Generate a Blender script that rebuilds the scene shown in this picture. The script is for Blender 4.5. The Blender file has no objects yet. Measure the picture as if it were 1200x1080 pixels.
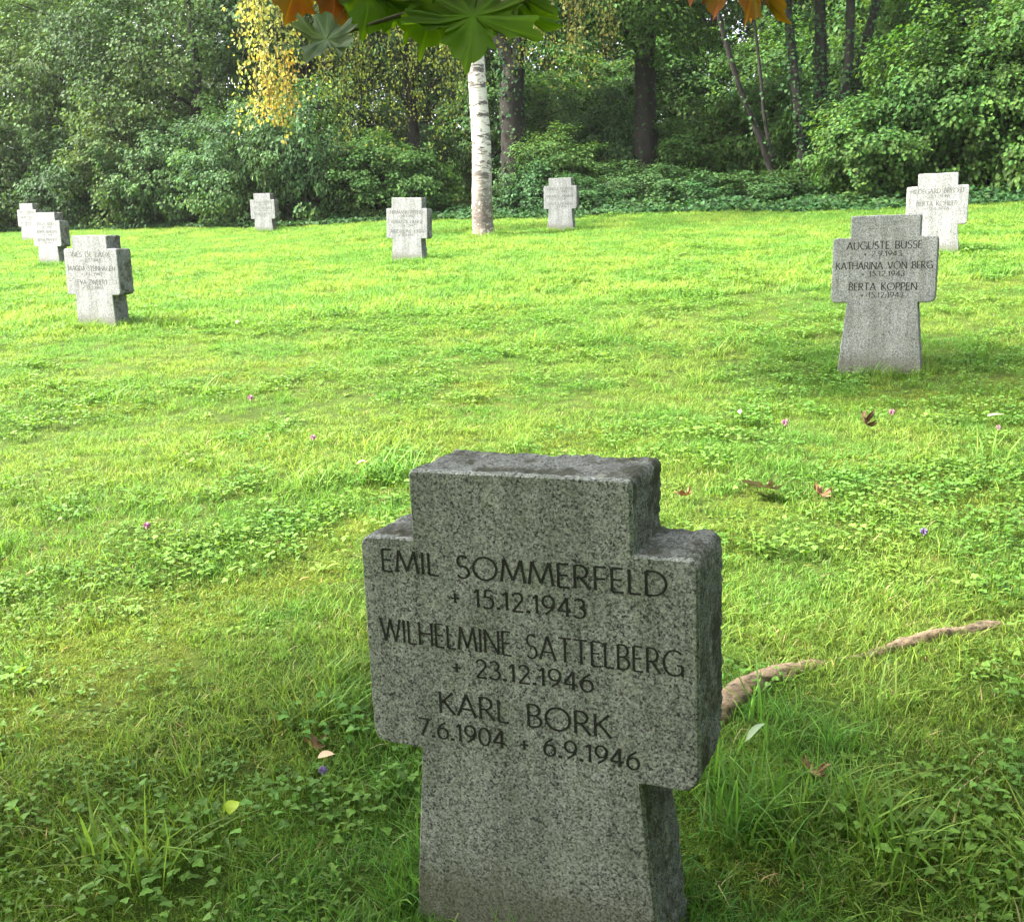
import bpy, bmesh, math, random
import numpy as np
from mathutils import Vector, Matrix, noise as mnoise

RNG = np.random.default_rng(7)
random.seed(7)
scene = bpy.context.scene
COL = scene.collection
R = math.radians

# ------------------------------------------------------------------ camera
F_PX, PITCH, ROLL, CAMZ = 1187.16, R(12.031), R(-0.7314), 1.3198
fw = np.array([0, math.cos(PITCH), -math.sin(PITCH)])
r0 = np.array([1.0, 0, 0]); u0 = np.cross(r0, fw)
cr = math.cos(ROLL) * r0 + math.sin(ROLL) * u0
cu = -math.sin(ROLL) * r0 + math.cos(ROLL) * u0
CAM = np.array([0, 0, CAMZ])

def at(u, v, d):
    """world point at forward distance d along the view direction (u, v in photo pixels)"""
    return CAM + d * (fw + (u - 600) / F_PX * cr - (v - 540) / F_PX * cu)

cam_d = bpy.data.cameras.new("camera"); cam = bpy.data.objects.new("camera", cam_d); COL.objects.link(cam)
cam.matrix_world = Matrix(((cr[0], cu[0], -fw[0], 0), (cr[1], cu[1], -fw[1], 0), (cr[2], cu[2], -fw[2], CAMZ), (0, 0, 0, 1)))
cam_d.sensor_fit = 'HORIZONTAL'; cam_d.sensor_width = 36.0; cam_d.lens = 36.0 * F_PX / 1200
cam_d.clip_start = 0.05; cam_d.clip_end = 1000
scene.camera = cam

# ------------------------------------------------------------------ stones: position (camera-relative), yaw, leans, dims
STONES = {
 'F':  ([.027, 1.531, -1.186], [-23.04, -.10, -1.87], [.379, .392, .457, .342, .377, .117, .188]),
 'R':  ([2.198, 6.031, -.795], [-24.24, -1.28, -.88], [.383, .395, .479, .436, .377, .125, .19]),
 'L1': ([-3.757, 9.272, -.705], [-18.84, .81, .65], [.38, .404, .429, .311, .408, .114, .2]),
 'M':  ([-1.362, 13.753, -.223], [-16.98, .25, 1.33], [.428, .402, .446, .323, .389, .135, .192]),
 'MR': ([.881, 17.858, .206], [-18.02, 1.16, -.07], [.396, .409, .465, .384, .384, .127, .191]),
 'RB': ([4.313, 10.494, -.172], [-23.92, .14, -.75], [.371, .413, .473, .316, .382, .121, .193]),
 'FL': ([-5.274, 22.361, .314], [-15.95, .88, .22], [.394, .403, .451, .296, .4, .131, .19]),
 'L2': ([-7.387, 16.59, -.24], [-22.39, -.28, .51], [.395, .403, .452, .309, .401, .126, .199]),
 'L3': ([-11.03, 23.848, .194], [-22.91, -.04, .86], [.402, .403, .455, .351, .38, .135, .194]),
}
SW = 0.58
GP = (0.0, .04614, .08458)

def ground(x, y):
    x = np.asarray(x, float); y = np.asarray(y, float)
    yy = np.where(y > 70, 70 + (y - 70) * .35, y)
    z = GP[0] + GP[1] * np.clip(x, -60, 60) + GP[2] * yy
    for p, a, d in STONES.values():
        dz = p[2] + CAMZ - (GP[1] * p[0] + GP[2] * p[1])
        z = z + dz * np.exp(-((x - p[0])**2 + (y - p[1])**2) / 1.6**2)
    # small bumps
    z = z + .012 * np.sin(x * 2.1 + 1.3 * np.sin(y * .9)) * np.sin(y * 1.7 + .7) + .006 * np.sin(x * 5.3 + y * 2.2) * np.sin(y * 4.9 - x * 1.1)
    return z

def g(x, y):
    return float(ground(x, y))

_ph = RNG.uniform(0, 6.28, (40, 3)); _dr = RNG.normal(0, 1, (40, 2))
def snoise(x, y, s, k=0):
    """smooth pseudo noise ~[-1,1] with feature size s"""
    o = 0
    for i in range(8):
        d = _dr[(i + k * 5) % 40]
        o = o + np.sin((x * d[0] + y * d[1]) / s * 2.2 + _ph[(i + k * 5) % 40, 0] + 1.5 * np.sin((x * d[1] - y * d[0]) / s * 1.1 + _ph[(i + k) % 40, 1]))
    return o / 4.0

# ------------------------------------------------------------------ material helpers
def newmat(name):
    m = bpy.data.materials.new(name); m.use_nodes = True
    nt = m.node_tree; nt.nodes.clear()
    return m, nt, nt.nodes, nt.links

def node(nt, typ, **kw):
    n = nt.nodes.new(typ)
    for k, v in kw.items():
        if k in n.inputs: n.inputs[k].default_value = v
        else: setattr(n, k, v)
    return n

def ramp(nt, fac, stops, interp='LINEAR'):
    n = nt.nodes.new('ShaderNodeValToRGB'); n.color_ramp.interpolation = interp
    e = n.color_ramp.elements
    while len(e) > 1: e.remove(e[-1])
    e[0].position = stops[0][0]; e[0].color = tuple(stops[0][1]) + (1,)
    for p, c in stops[1:]:
        x = e.new(p); x.color = tuple(c) + (1,)
    nt.links.new(fac, n.inputs['Fac'])
    return n.outputs['Color']

def mixc(nt, fac, a, b, mode='MIX'):
    n = nt.nodes.new('ShaderNodeMix'); n.data_type = 'RGBA'; n.blend_type = mode
    for s, val in ((n.inputs[0], fac), (n.inputs[6], a), (n.inputs[7], b)):
        if hasattr(val, 'is_linked'): nt.links.new(val, s)
        elif isinstance(val, (tuple, list)): s.default_value = tuple(val) + (1,)
        else: s.default_value = val
    return n.outputs[2]

def leaf_mat(name, base, transl=.35, rough=.5, noise_scale=None, alt=None, spec=.3, tcol=None):
    """diffuse/translucent leaf with per-leaf tint from the 'tint' attribute"""
    m, nt, N, L = newmat(name)
    at_ = node(nt, 'ShaderNodeAttribute', attribute_name='tint')
    c = base
    if alt is not None:
        geo = node(nt, 'ShaderNodeNewGeometry')
        nz = node(nt, 'ShaderNodeTexNoise', Scale=noise_scale, Detail=3.0)
        L.new(geo.outputs['Position'], nz.inputs['Vector'])
        f = ramp(nt, nz.outputs['Fac'], [(.42, (0, 0, 0)), (.6, (1, 1, 1))])
        c = mixc(nt, f, base, alt)
    col = mixc(nt, 1.0, c, at_.outputs['Color'], 'MULTIPLY')
    p = node(nt, 'ShaderNodeBsdfPrincipled', Roughness=rough)
    p.inputs['Specular IOR Level'].default_value = spec
    L.new(col, p.inputs['Base Color'])
    t = node(nt, 'ShaderNodeBsdfTranslucent')
    tc = mixc(nt, 1.0, col, tcol or (1.25, 1.2, .55), 'MULTIPLY')
    L.new(tc, t.inputs['Color'])
    mx = node(nt, 'ShaderNodeMixShader'); mx.inputs[0].default_value = transl
    L.new(p.outputs[0], mx.inputs[1]); L.new(t.outputs[0], mx.inputs[2])
    o = node(nt, 'ShaderNodeOutputMaterial'); L.new(mx.outputs[0], o.inputs['Surface'])
    return m

def granite_mat(name, rough_side=False, lit_gain=1.0):
    m, nt, N, L = newmat(name)
    tc = node(nt, 'ShaderNodeTexCoord'); oc = tc.outputs['Object']
    v1 = node(nt, 'ShaderNodeTexVoronoi', Scale=400.0); L.new(oc, v1.inputs['Vector'])
    v2 = node(nt, 'ShaderNodeTexVoronoi', Scale=230.0); L.new(oc, v2.inputs['Vector'])
    s1 = node(nt, 'ShaderNodeSeparateColor'); L.new(v1.outputs['Color'], s1.inputs[0])
    s2 = node(nt, 'ShaderNodeSeparateColor'); L.new(v2.outputs['Color'], s2.inputs[0])
    g1 = ramp(nt, s1.outputs[0], [(0, (.015, .016, .018)), (.28, (.035, .036, .04)), (.38, (.16, .165, .16)), (.7, (.255, .262, .262)), (1, (.45, .455, .455))])
    g2 = ramp(nt, s2.outputs[1], [(0, (.04, .04, .045)), (.24, (.08, .08, .085)), (.36, (.23, .23, .23)), (1, (.40, .40, .39))])
    base = mixc(nt, .42, g1, g2)
    # broad weathering
    n1 = node(nt, 'ShaderNodeTexNoise', Scale=7.0, Detail=6.0, Roughness=.65); L.new(oc, n1.inputs['Vector'])
    w = ramp(nt, n1.outputs['Fac'], [(.3, (.80, .81, .80)), (.55, (1.08, 1.08, 1.09)), (.75, (1.2, 1.2, 1.19))])
    base = mixc(nt, 1.0, base, w, 'MULTIPLY')
    n2 = node(nt, 'ShaderNodeTexNoise', Scale=13.0, Detail=5.0, Roughness=.7); L.new(oc, n2.inputs['Vector'])
    if rough_side:
        base = mixc(nt, .45, base, (.058, .052, .042))
        mossf = ramp(nt, n2.outputs['Fac'], [(.46, (0, 0, 0)), (.58, (.85, .85, .85))])
        base = mixc(nt, mossf, base, (.040, .038, .022))
        n3 = node(nt, 'ShaderNodeTexNoise', Scale=34.0, Detail=4.0); L.new(oc, n3.inputs['Vector'])
        lich = ramp(nt, n3.outputs['Fac'], [(.62, (0, 0, 0)), (.70, (.5, .5, .5))])
        base = mixc(nt, lich, base, (.34, .34, .28))
    else:
        alg = ramp(nt, n2.outputs['Fac'], [(.46, (0, 0, 0)), (.74, (.38, .38, .38))])
        base = mixc(nt, alg, base, (.14, .148, .095))
        mps = node(nt, 'ShaderNodeMapping'); mps.inputs['Scale'].default_value = (26, 26, 1.6); L.new(oc, mps.inputs['Vector'])
        ns = node(nt, 'ShaderNodeTexNoise', Scale=1.0, Detail=4.0, Roughness=.6); L.new(mps.outputs[0], ns.inputs['Vector'])
        stk = ramp(nt, ns.outputs['Fac'], [(.40, (.80, .81, .79)), (.58, (1, 1, 1))])       # rain streaks
        base = mixc(nt, 1.0, base, stk, 'MULTIPLY')
        sp = node(nt, 'ShaderNodeSeparateXYZ'); L.new(oc, sp.inputs[0])
        zz = node(nt, 'ShaderNodeMath', operation='MULTIPLY_ADD'); L.new(n2.outputs['Fac'], zz.inputs[0]); zz.inputs[1].default_value = -.16; L.new(sp.outputs[2], zz.inputs[2])
        ft = ramp(nt, zz.outputs[0], [(-.0, (.55, .55, .55)), (.09, (0, 0, 0))])                 # soil splash at the foot
        base = mixc(nt, ft, base, (.075, .07, .04))
    if lit_gain != 1.0: base = mixc(nt, 1.0, base, (lit_gain, lit_gain, lit_gain), 'MULTIPLY')  # brightens the stone colour for the sunlit copy
    p = node(nt, 'ShaderNodeBsdfPrincipled', Roughness=.86 if not rough_side else .95)
    p.inputs['Specular IOR Level'].default_value = .25
    L.new(base, p.inputs['Base Color'])
    nb = node(nt, 'ShaderNodeTexNoise', Scale=260.0 if not rough_side else 120.0, Detail=4.0, Roughness=.7); L.new(oc, nb.inputs['Vector'])
    b = node(nt, 'ShaderNodeBump', Strength=.35 if not rough_side else .9, Distance=.0012 if not rough_side else .005)
    L.new(nb.outputs['Fac'], b.inputs['Height']); L.new(b.outputs[0], p.inputs['Normal'])
    o = node(nt, 'ShaderNodeOutputMaterial'); L.new(p.outputs[0], o.inputs['Surface'])
    return m

def simple_mat(name, col, rough=.8, noise=None, bump=0, stretch=(1, 1, 1), spec=.3, coord='Object', bscale=None):
    m, nt, N, L = newmat(name)
    p = node(nt, 'ShaderNodeBsdfPrincipled', Roughness=rough); p.inputs['Specular IOR Level'].default_value = spec
    tc = node(nt, 'ShaderNodeTexCoord'); mp = node(nt, 'ShaderNodeMapping'); mp.inputs['Scale'].default_value = stretch
    L.new(tc.outputs[coord], mp.inputs['Vector'])
    if noise:
        sc, alt, lo, hi = noise
        nz = node(nt, 'ShaderNodeTexNoise', Scale=sc, Detail=6.0, Roughness=.65); L.new(mp.outputs[0], nz.inputs['Vector'])
        f = ramp(nt, nz.outputs['Fac'], [(lo, (0, 0, 0)), (hi, (1, 1, 1))])
        L.new(mixc(nt, f, col, alt), p.inputs['Base Color'])
        if bump:
            b = node(nt, 'ShaderNodeBump', Strength=bump, Distance=.01); L.new(nz.outputs['Fac'], b.inputs['Height']); L.new(b.outputs[0], p.inputs['Normal'])
    else:
        p.inputs['Base Color'].default_value = tuple(col) + (1,)
    o = node(nt, 'ShaderNodeOutputMaterial'); L.new(p.outputs[0], o.inputs['Surface'])
    return m

def birch_mat():
    m, nt, N, L = newmat('birch_bark')
    tc = node(nt, 'ShaderNodeTexCoord'); oc = tc.outputs['Object']
    mp = node(nt, 'ShaderNodeMapping'); mp.inputs['Scale'].default_value = (1.5, 1.5, 5.5); L.new(oc, mp.inputs['Vector'])
    n1 = node(nt, 'ShaderNodeTexNoise', Scale=2.6, Detail=6.0, Roughness=.7); L.new(mp.outputs[0], n1.inputs['Vector'])
    sep = node(nt, 'ShaderNodeSeparateXYZ'); L.new(oc, sep.inputs[0])
    # dark lenticel bands; denser, rougher near the base
    bands = ramp(nt, n1.outputs['Fac'], [(.51, (0, 0, 0)), (.55, (.97, .97, .97))])
    mp2 = node(nt, 'ShaderNodeMapping'); mp2.inputs['Scale'].default_value = (9, 9, 45); L.new(oc, mp2.inputs['Vector'])
    n4 = node(nt, 'ShaderNodeTexNoise', Scale=2.0, Detail=3.0, Roughness=.6); L.new(mp2.outputs[0], n4.inputs['Vector'])
    lent = ramp(nt, n4.outputs['Fac'], [(.55, (0, 0, 0)), (.60, (.75, .75, .75))])
    n2 = node(nt, 'ShaderNodeTexNoise', Scale=16.0, Detail=6.0, Roughness=.75); L.new(oc, n2.inputs['Vector'])
    low = node(nt, 'ShaderNodeMapRange'); low.inputs[1].default_value = 1.5; low.inputs[2].default_value = .6; L.new(sep.outputs[2], low.inputs[0])
    rough_f = ramp(nt, n2.outputs['Fac'], [(.42, (0, 0, 0)), (.48, (1, 1, 1))])
    rf = mixc(nt, 1.0, rough_f, low.outputs[0], 'MULTIPLY')
    n3 = node(nt, 'ShaderNodeTexNoise', Scale=3.0, Detail=3.0); L.new(oc, n3.inputs['Vector'])
    white = ramp(nt, n3.outputs['Fac'], [(.3, (.38, .35, .29)), (.6, (.50, .475, .42))])
    c = mixc(nt, bands, white, (.04, .034, .03))
    c = mixc(nt, lent, c, (.22, .19, .16))
    c = mixc(nt, rf, c, (.10, .078, .06))
    p = node(nt, 'ShaderNodeBsdfPrincipled', Roughness=.75); L.new(c, p.inputs['Base Color'])
    b = node(nt, 'ShaderNodeBump', Strength=.6, Distance=.015); L.new(rf, b.inputs['Height']); b.invert = True; L.new(b.outputs[0], p.inputs['Normal'])
    o = node(nt, 'ShaderNodeOutputMaterial'); L.new(p.outputs[0], o.inputs['Surface'])
    return m

def ground_mat():
    m, nt, N, L = newmat('lawn_soil')
    geo = node(nt, 'ShaderNodeNewGeometry'); pos = geo.outputs['Position']
    n1 = node(nt, 'ShaderNodeTexNoise', Scale=.9, Detail=6.0, Roughness=.65); L.new(pos, n1.inputs['Vector'])
    n2 = node(nt, 'ShaderNodeTexNoise', Scale=14.0, Detail=5.0, Roughness=.7); L.new(pos, n2.inputs['Vector'])
    n3 = node(nt, 'ShaderNodeTexNoise', Scale=120.0, Detail=3.0, Roughness=.7); L.new(pos, n3.inputs['Vector'])
    a = ramp(nt, n1.outputs['Fac'], [(.36, (.035, .07, .012)), (.52, (.055, .10, .014)), (.66, (.10, .12, .022))])
    b_ = ramp(nt, n2.outputs['Fac'], [(.35, (.035, .05, .01)), (.6, (.08, .105, .016))])
    c = mixc(nt, .5, a, b_)
    f = ramp(nt, n2.outputs['Fac'], [(.62, (0, 0, 0)), (.74, (.7, .7, .7))])
    c = mixc(nt, f, c, (.15, .11, .05))
    d = ramp(nt, n3.outputs['Fac'], [(.3, (.55, .55, .55)), (.7, (1.3, 1.3, 1.3))])
    c = mixc(nt, 1.0, c, d, 'MULTIPLY')
    p = node(nt, 'ShaderNodeBsdfPrincipled', Roughness=.95); p.inputs['Specular IOR Level'].default_value = .1
    L.new(c, p.inputs['Base Color'])
    bm = node(nt, 'ShaderNodeBump', Strength=1.0, Distance=.02); L.new(n3.outputs['Fac'], bm.inputs['Height']); L.new(bm.outputs[0], p.inputs['Normal'])
    o = node(nt, 'ShaderNodeOutputMaterial'); L.new(p.outputs[0], o.inputs['Surface'])
    return m

M = {}
M['granite'] = granite_mat('granite_face'); M['granite_lit'] = granite_mat('lit_granite_face', False, 1.06); M['granite_side'] = granite_mat('granite_rough_side', True)  # second face is a sunlit copy: light on far crosses put into the colour
M['letter'] = simple_mat('engraved_letter', (.012, .012, .011), .85, noise=(60, (.028, .027, .025), .4, .65))
M['letter_lit'] = simple_mat('lit_engraved_letter', (.045, .044, .042), .85, noise=(60, (.085, .083, .08), .4, .65))  # lighter copy: bright light washing out the far letters, put into their colour
M['birch'] = birch_mat()
M['bark'] = simple_mat('dark_bark', (.011, .009, .007), .95, noise=(9, (.024, .021, .016), .38, .65), bump=.9, stretch=(1, 1, .25))
M['bark_pale'] = simple_mat('grey_bark', (.085, .075, .05), .95, noise=(9, (.15, .135, .10), .38, .65), bump=.8, stretch=(1, 1, .25))
M['root'] = simple_mat('root_bark', (.035, .026, .018), .95, noise=(42, (.165, .12, .078), .32, .5), bump=1.0, stretch=(.7, 1, 1))
M['ground'] = ground_mat()
M['grass'] = leaf_mat('grass_blade', (.098, .212, .034), .45, .55, 1.3, (.162, .25, .042), .2, (1.2, 1.2, .85))
M['moss'] = leaf_mat('moss_sprig', (.125, .215, .03), .35, .8, 1.0, (.15, .205, .035), .1)
M['clover'] = leaf_mat('clover_leaf', (.09, .205, .034), .42, .55, 2.0, (.125, .23, .036), .2)
M['weed'] = leaf_mat('weed_leaf', (.092, .195, .03), .42, .5, 2.0, (.135, .225, .032), .25)
M['straw'] = leaf_mat('dry_grass', (.34, .26, .12), .3, .7)
M['leaf_grey'] = leaf_mat('grey_green_leaf', (.045, .092, .028), .35, .62, .35, (.062, .108, .028), .12)
M['leaf_dark'] = leaf_mat('dark_green_leaf', (.031, .073, .021), .3, .62, .5, (.042, .086, .025), .12)
M['leaf_mid'] = leaf_mat('mid_green_leaf', (.042, .10, .022), .4, .62, .5, (.058, .118, .024), .12)
M['leaf_lime'] = leaf_mat('bright_green_leaf', (.034, .088, .017), .4, .62, .5, (.05, .105, .02), .12)
M['leaf_bramble'] = leaf_mat('bramble_leaf', (.048, .105, .036), .35, .62, .6, (.06, .12, .034), .12)
M['leaf_ivy'] = leaf_mat('ivy_leaf', (.022, .062, .018), .25, .62, .8, (.034, .08, .023), .12)
M['leaf_birch'] = leaf_mat('birch_leaf_olive', (.125, .165, .036), .4, .62, .5, (.18, .185, .045), .12)
M['leaf_yellow'] = leaf_mat('birch_leaf_yellow', (.34, .315, .09), .4, .5, 1.6, (.20, .235, .06), .2)
M['leaf_golden'] = leaf_mat('birch_leaf_golden', (.42, .27, .05), .4, .5, 2.0, (.36, .31, .07), .2)
M['leaf_brownish'] = leaf_mat('birch_leaf_faded', (.17, .165, .05), .4, .62, .8, (.11, .13, .035), .12)
M['maple_green'] = leaf_mat('maple_leaf_green', (.085, .15, .016), .68, .6, 22, (.10, .17, .02), .12, (1.6, 1.6, .3))
M['maple_sheen'] = leaf_mat('maple_leaf_sheen', (.12, .16, .09), .35, .5, 22, (.09, .14, .06), .3)  # green leaf with the sky's reflection put into its colour as grey
M['maple_orange'] = leaf_mat('maple_leaf_orange', (.22, .07, .010), .55, .6, 18, (.19, .11, .012), .12, (1.3, 1.1, .5))
M['maple_yellow'] = leaf_mat('maple_leaf_yellow', (.22, .15, .012), .55, .6, 18, (.25, .10, .010), .12, (1.3, 1.1, .5))
M['dead_leaf'] = leaf_mat('dead_leaf_brown', (.20, .105, .055), .15, .7, 40, (.30, .17, .09), tcol=(1, .9, .6))
M['dead_dark'] = leaf_mat('dead_leaf_dark', (.085, .045, .03), .1, .7, 40, (.15, .085, .05), tcol=(1, .9, .6))
M['dead_grey'] = leaf_mat('dead_leaf_grey', (.25, .21, .16), .1, .7, 40, (.19, .14, .09), tcol=(1, .9, .6))
M['petal_pink'] = leaf_mat('clover_petal_pink', (.42, .22, .31), .3, .6, tcol=(1, .8, .9))
M['petal_violet'] = leaf_mat('violet_petal', (.22, .17, .33), .3, .6, tcol=(1, .8, 1))
M['petal_white'] = leaf_mat('white_petal', (.70, .70, .62), .3, .6, tcol=(1, 1, .9))
M['pale_leaf'] = leaf_mat('pale_pink_leaf', (.62, .42, .28), .3, .6, tcol=(1, .9, .7))
M['yellow_leaf'] = leaf_mat('yellow_green_leaf', (.36, .48, .03), .4, .5, tcol=(1.2, 1.2, .4))
M['silver_leaf'] = leaf_mat('pale_upturned_leaf', (.26, .34, .20), .3, .5)
M['coral_leaf'] = leaf_mat('pink_leaf', (.62, .22, .20), .3, .6, tcol=(1, .8, .7))

# ------------------------------------------------------------------ mesh helpers
def mesh_np(name, V, faces_list, mats, tint=None, fmat=None, smooth=False):
    """faces_list: list of int arrays (n,k); tint: per-vertex rgb"""
    V = np.asarray(V, np.float32)
    me = bpy.data.meshes.new(name)
    fl = [np.asarray(f, np.int32) for f in faces_list if len(f)]
    loops = np.concatenate([f.ravel() for f in fl]) if fl else np.zeros(0, np.int32)
    tot = np.concatenate([np.full(len(f), f.shape[1], np.int32) for f in fl]) if fl else np.zeros(0, np.int32)
    start = np.concatenate([[0], np.cumsum(tot)[:-1]]).astype(np.int32) if len(tot) else tot
    me.vertices.add(len(V)); me.vertices.foreach_set('co', V.ravel())
    me.loops.add(len(loops)); me.loops.foreach_set('vertex_index', loops)
    me.polygons.add(len(tot)); me.polygons.foreach_set('loop_start', start); me.polygons.foreach_set('loop_total', tot)
    if fmat is not None: me.polygons.foreach_set('material_index', np.asarray(fmat, np.int32))
    me.polygons.foreach_set('use_smooth', np.full(len(tot), smooth, bool))
    for m in (mats if isinstance(mats, (list, tuple)) else [mats]): me.materials.append(m)
    if tint is not None:
        a = me.attributes.new('tint', 'FLOAT_COLOR', 'POINT')
        t = np.ones((len(V), 4), np.float32); t[:, :3] = tint
        a.data.foreach_set('color', t.ravel())
    me.update(); me.validate()
    return me

def link(name, me, parent=None, loc=None):
    o = bpy.data.objects.new(name, me); COL.objects.link(o)
    if parent is not None: o.parent = parent
    if loc is not None: o.location = loc
    return o

def tag(o, label, cat, group=None):
    o['label'] = label; o['category'] = cat
    if group: o['group'] = group
    return o

def stuff(o, label, cat):
    o['kind'] = 'stuff'; o['label'] = label; o['category'] = cat
    return o

def empty(name, loc, label, cat, group=None):
    o = bpy.data.objects.new(name, None); COL.objects.link(o); o.location = loc; o.empty_display_size = .2
    return tag(o, label, cat, group)

def tube(path, radii, sides=10, jitter=0, rng=None):
    """returns V, quads for a tapered tube along the path"""
    P = np.asarray(path, float); n = len(P)
    T = np.gradient(P, axis=0); T /= np.linalg.norm(T, axis=1)[:, None] + 1e-9
    ref = np.array([0, 0, 1.0]) if abs(T[0, 2]) < .8 else np.array([1.0, 0, 0])
    Vs = []
    a = np.linspace(0, 2 * np.pi, sides, endpoint=False)
    for i in range(n):
        X = np.cross(T[i], ref); X /= np.linalg.norm(X) + 1e-9; Y = np.cross(T[i], X)
        r = radii[i] * (1 + (rng.uniform(-jitter, jitter, sides) if jitter else 0))
        Vs.append(P[i] + (np.cos(a) * r)[:, None] * X + (np.sin(a) * r)[:, None] * Y)
    V = np.concatenate(Vs)
    i, j = np.meshgrid(np.arange(n - 1), np.arange(sides), indexing='ij')
    k = (j + 1) % sides
    Q = np.stack([i * sides + j, i * sides + k, (i + 1) * sides + k, (i + 1) * sides + j], -1).reshape(-1, 4)
    return V, Q

def curve_pts(ctrl, n):
    """Catmull-Rom through control points (any dims)"""
    C = np.asarray(ctrl, float); C = np.vstack([2 * C[0] - C[1], C, 2 * C[-1] - C[-2]])
    out = []
    segs = len(C) - 3
    for t in np.linspace(0, segs - 1e-6, n):
        i = int(t); f = t - i; p0, p1, p2, p3 = C[i:i + 4]
        out.append(.5 * (2 * p1 + (p2 - p0) * f + (2 * p0 - 5 * p1 + 4 * p2 - p3) * f * f + (3 * p1 - p0 - 3 * p2 + p3) * f**3))
    return np.array(out)

class Acc:
    def __init__(s): s.V = []; s.F = {}; s.T = []; s.n = 0
    def add(s, V, *faces, tint=None):
        for f in faces:
            f = np.asarray(f); s.F.setdefault(f.shape[1], []).append(f + s.n)
        s.V.append(np.asarray(V, float)); s.n += len(V)
        t = np.ones((len(V), 3)); 
        if tint is not None: t = t * tint
        s.T.append(t)
    def mesh(s, name, mat, smooth=False):
        return mesh_np(name, np.concatenate(s.V), [np.concatenate(f) for f in s.F.values()], mat, np.concatenate(s.T), smooth=smooth)

# unit leaf: base at 0, tip at +y, normal +z ; 6 verts 2 quads folded on the midrib
LEAF6 = np.array([[0, 0, 0], [.36, .28, .07], [.30, .66, .05], [0, 1, -.06], [-.30, .66, .05], [-.36, .28, .07]])
LEAF6Q = np.array([[0, 1, 2, 3], [0, 3, 4, 5]])

def norm(a): return a / (np.linalg.norm(a, axis=-1, keepdims=True) + 1e-9)

def leaves(P, Nrm, Dirn, length, width=1.0, rng=RNG, tint_var=.35, hue=.12):
    """vectorised leaves: positions, normals, tip directions"""
    n = len(P)
    Z = norm(Nrm); Y = Dirn - (Dirn * Z).sum(1, keepdims=True) * Z; Y = norm(Y); X = np.cross(Y, Z)
    L = np.asarray(length).reshape(-1, 1, 1) * np.ones((n, 1, 1))
    lv = LEAF6[None] * np.array([width, 1, 1]) * L
    V = P[:, None] + lv[..., 0:1] * X[:, None] + lv[..., 1:2] * Y[:, None] + lv[..., 2:3] * Z[:, None]
    Q = (LEAF6Q[None] + (np.arange(n) * 6)[:, None, None]).reshape(-1, 4)
    b = np.clip(1 + rng.normal(0, tint_var, n), .35, 2.0)
    t = np.stack([b * (1 + rng.normal(0, hue, n)), b, b * (1 + rng.normal(0, hue, n))], 1)
    return V.reshape(-1, 3), Q, np.repeat(t, 6, 0)

def clump_leaves(C, out, rad, n_per, length, rng, droop=.5, width=1.0, upw=.7, tint_var=.3, flat=.55):
    """leaf clumps: centres C (k,3), outward dirs (k,3); each clump a rough dome of leaves"""
    k = len(C); n = k * n_per
    Cc = np.repeat(C, n_per, 0); Oo = np.repeat(out, n_per, 0); Rr = np.repeat(np.asarray(rad) * np.ones(k), n_per)[:, None]
    d = norm(rng.normal(0, 1, (n, 3))); rr = rng.uniform(.25, 1, (n, 1)) ** .6
    off = d * rr * Rr; off[:, 2] *= flat
    off += Oo * rng.uniform(-.1, .5, (n, 1)) * Rr * .6
    P = Cc + off
    Nn = norm(np.array([0, 0, upw]) + .55 * Oo + .45 * d + rng.normal(0, .38, (n, 3)))
    D = norm(.8 * Oo + .6 * d + np.array([0, 0, -droop]) + rng.normal(0, .35, (n, 3)))
    ln = length * rng.uniform(.6, 1.25, n)
    ct = np.repeat(np.clip(rng.normal(1, .16, k), .6, 1.5), n_per)
    V, Q, T = leaves(P, Nn, D, ln, width, rng, tint_var)
    return V, Q, T * np.repeat(ct, 6)[:, None]

def ellipsoid_clumps(rng, k, rad, cz, shell=(.72, 1.04), zmin=-.75, rough=.22, gap=.28):
    """clump centres over an uneven ellipsoid; some directions left open"""
    C, O = [], []
    ph = rng.uniform(0, 6.28, 12)
    while len(C) < k:
        d = rng.normal(0, 1, 3); d /= np.linalg.norm(d)
        if d[2] < zmin: continue
        bump = math.sin(3 * d[0] * 2 + ph[0]) * math.sin(3 * d[1] * 2 + ph[1]) + .7 * math.sin(6 * d[2] + 4 * d[0] + ph[2]) + .5 * math.sin(9 * d[1] - 5 * d[2] + ph[3])
        if bump < -1 + gap * 2 and rng.random() < .8 * gap * 2.2: continue
        s = rng.uniform(*shell) * (1 + rough * bump * .5)
        C.append((d[0] * rad[0] * s, d[1] * rad[1] * s, cz + d[2] * rad[2] * s)); O.append(d)
    return np.array(C), np.array(O)

# ------------------------------------------------------------------ ground
def build_ground():
    xs = np.unique(np.concatenate([np.linspace(-4, 4, 130), np.linspace(-16, 16, 120), np.linspace(-60, 60, 60), np.linspace(-260, 260, 30)]))
    ys = np.unique(np.concatenate([np.linspace(-1, 7, 120), np.linspace(-10, 34, 120), np.linspace(-60, 90, 60), np.linspace(-120, 400, 30)]))
    X, Y = np.meshgrid(xs, ys, indexing='ij'); Z = ground(X, Y)
    V = np.stack([X, Y, Z], -1).reshape(-1, 3); n, m_ = X.shape
    i, j = np.meshgrid(np.arange(n - 1), np.arange(m_ - 1), indexing='ij')
    Q = np.stack([i * m_ + j, (i + 1) * m_ + j, (i + 1) * m_ + j + 1, i * m_ + j + 1], -1).reshape(-1, 4)
    o = link('ground', mesh_np('ground', V, [Q], M['ground'], smooth=True)); o['kind'] = 'structure'
build_ground()

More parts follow.
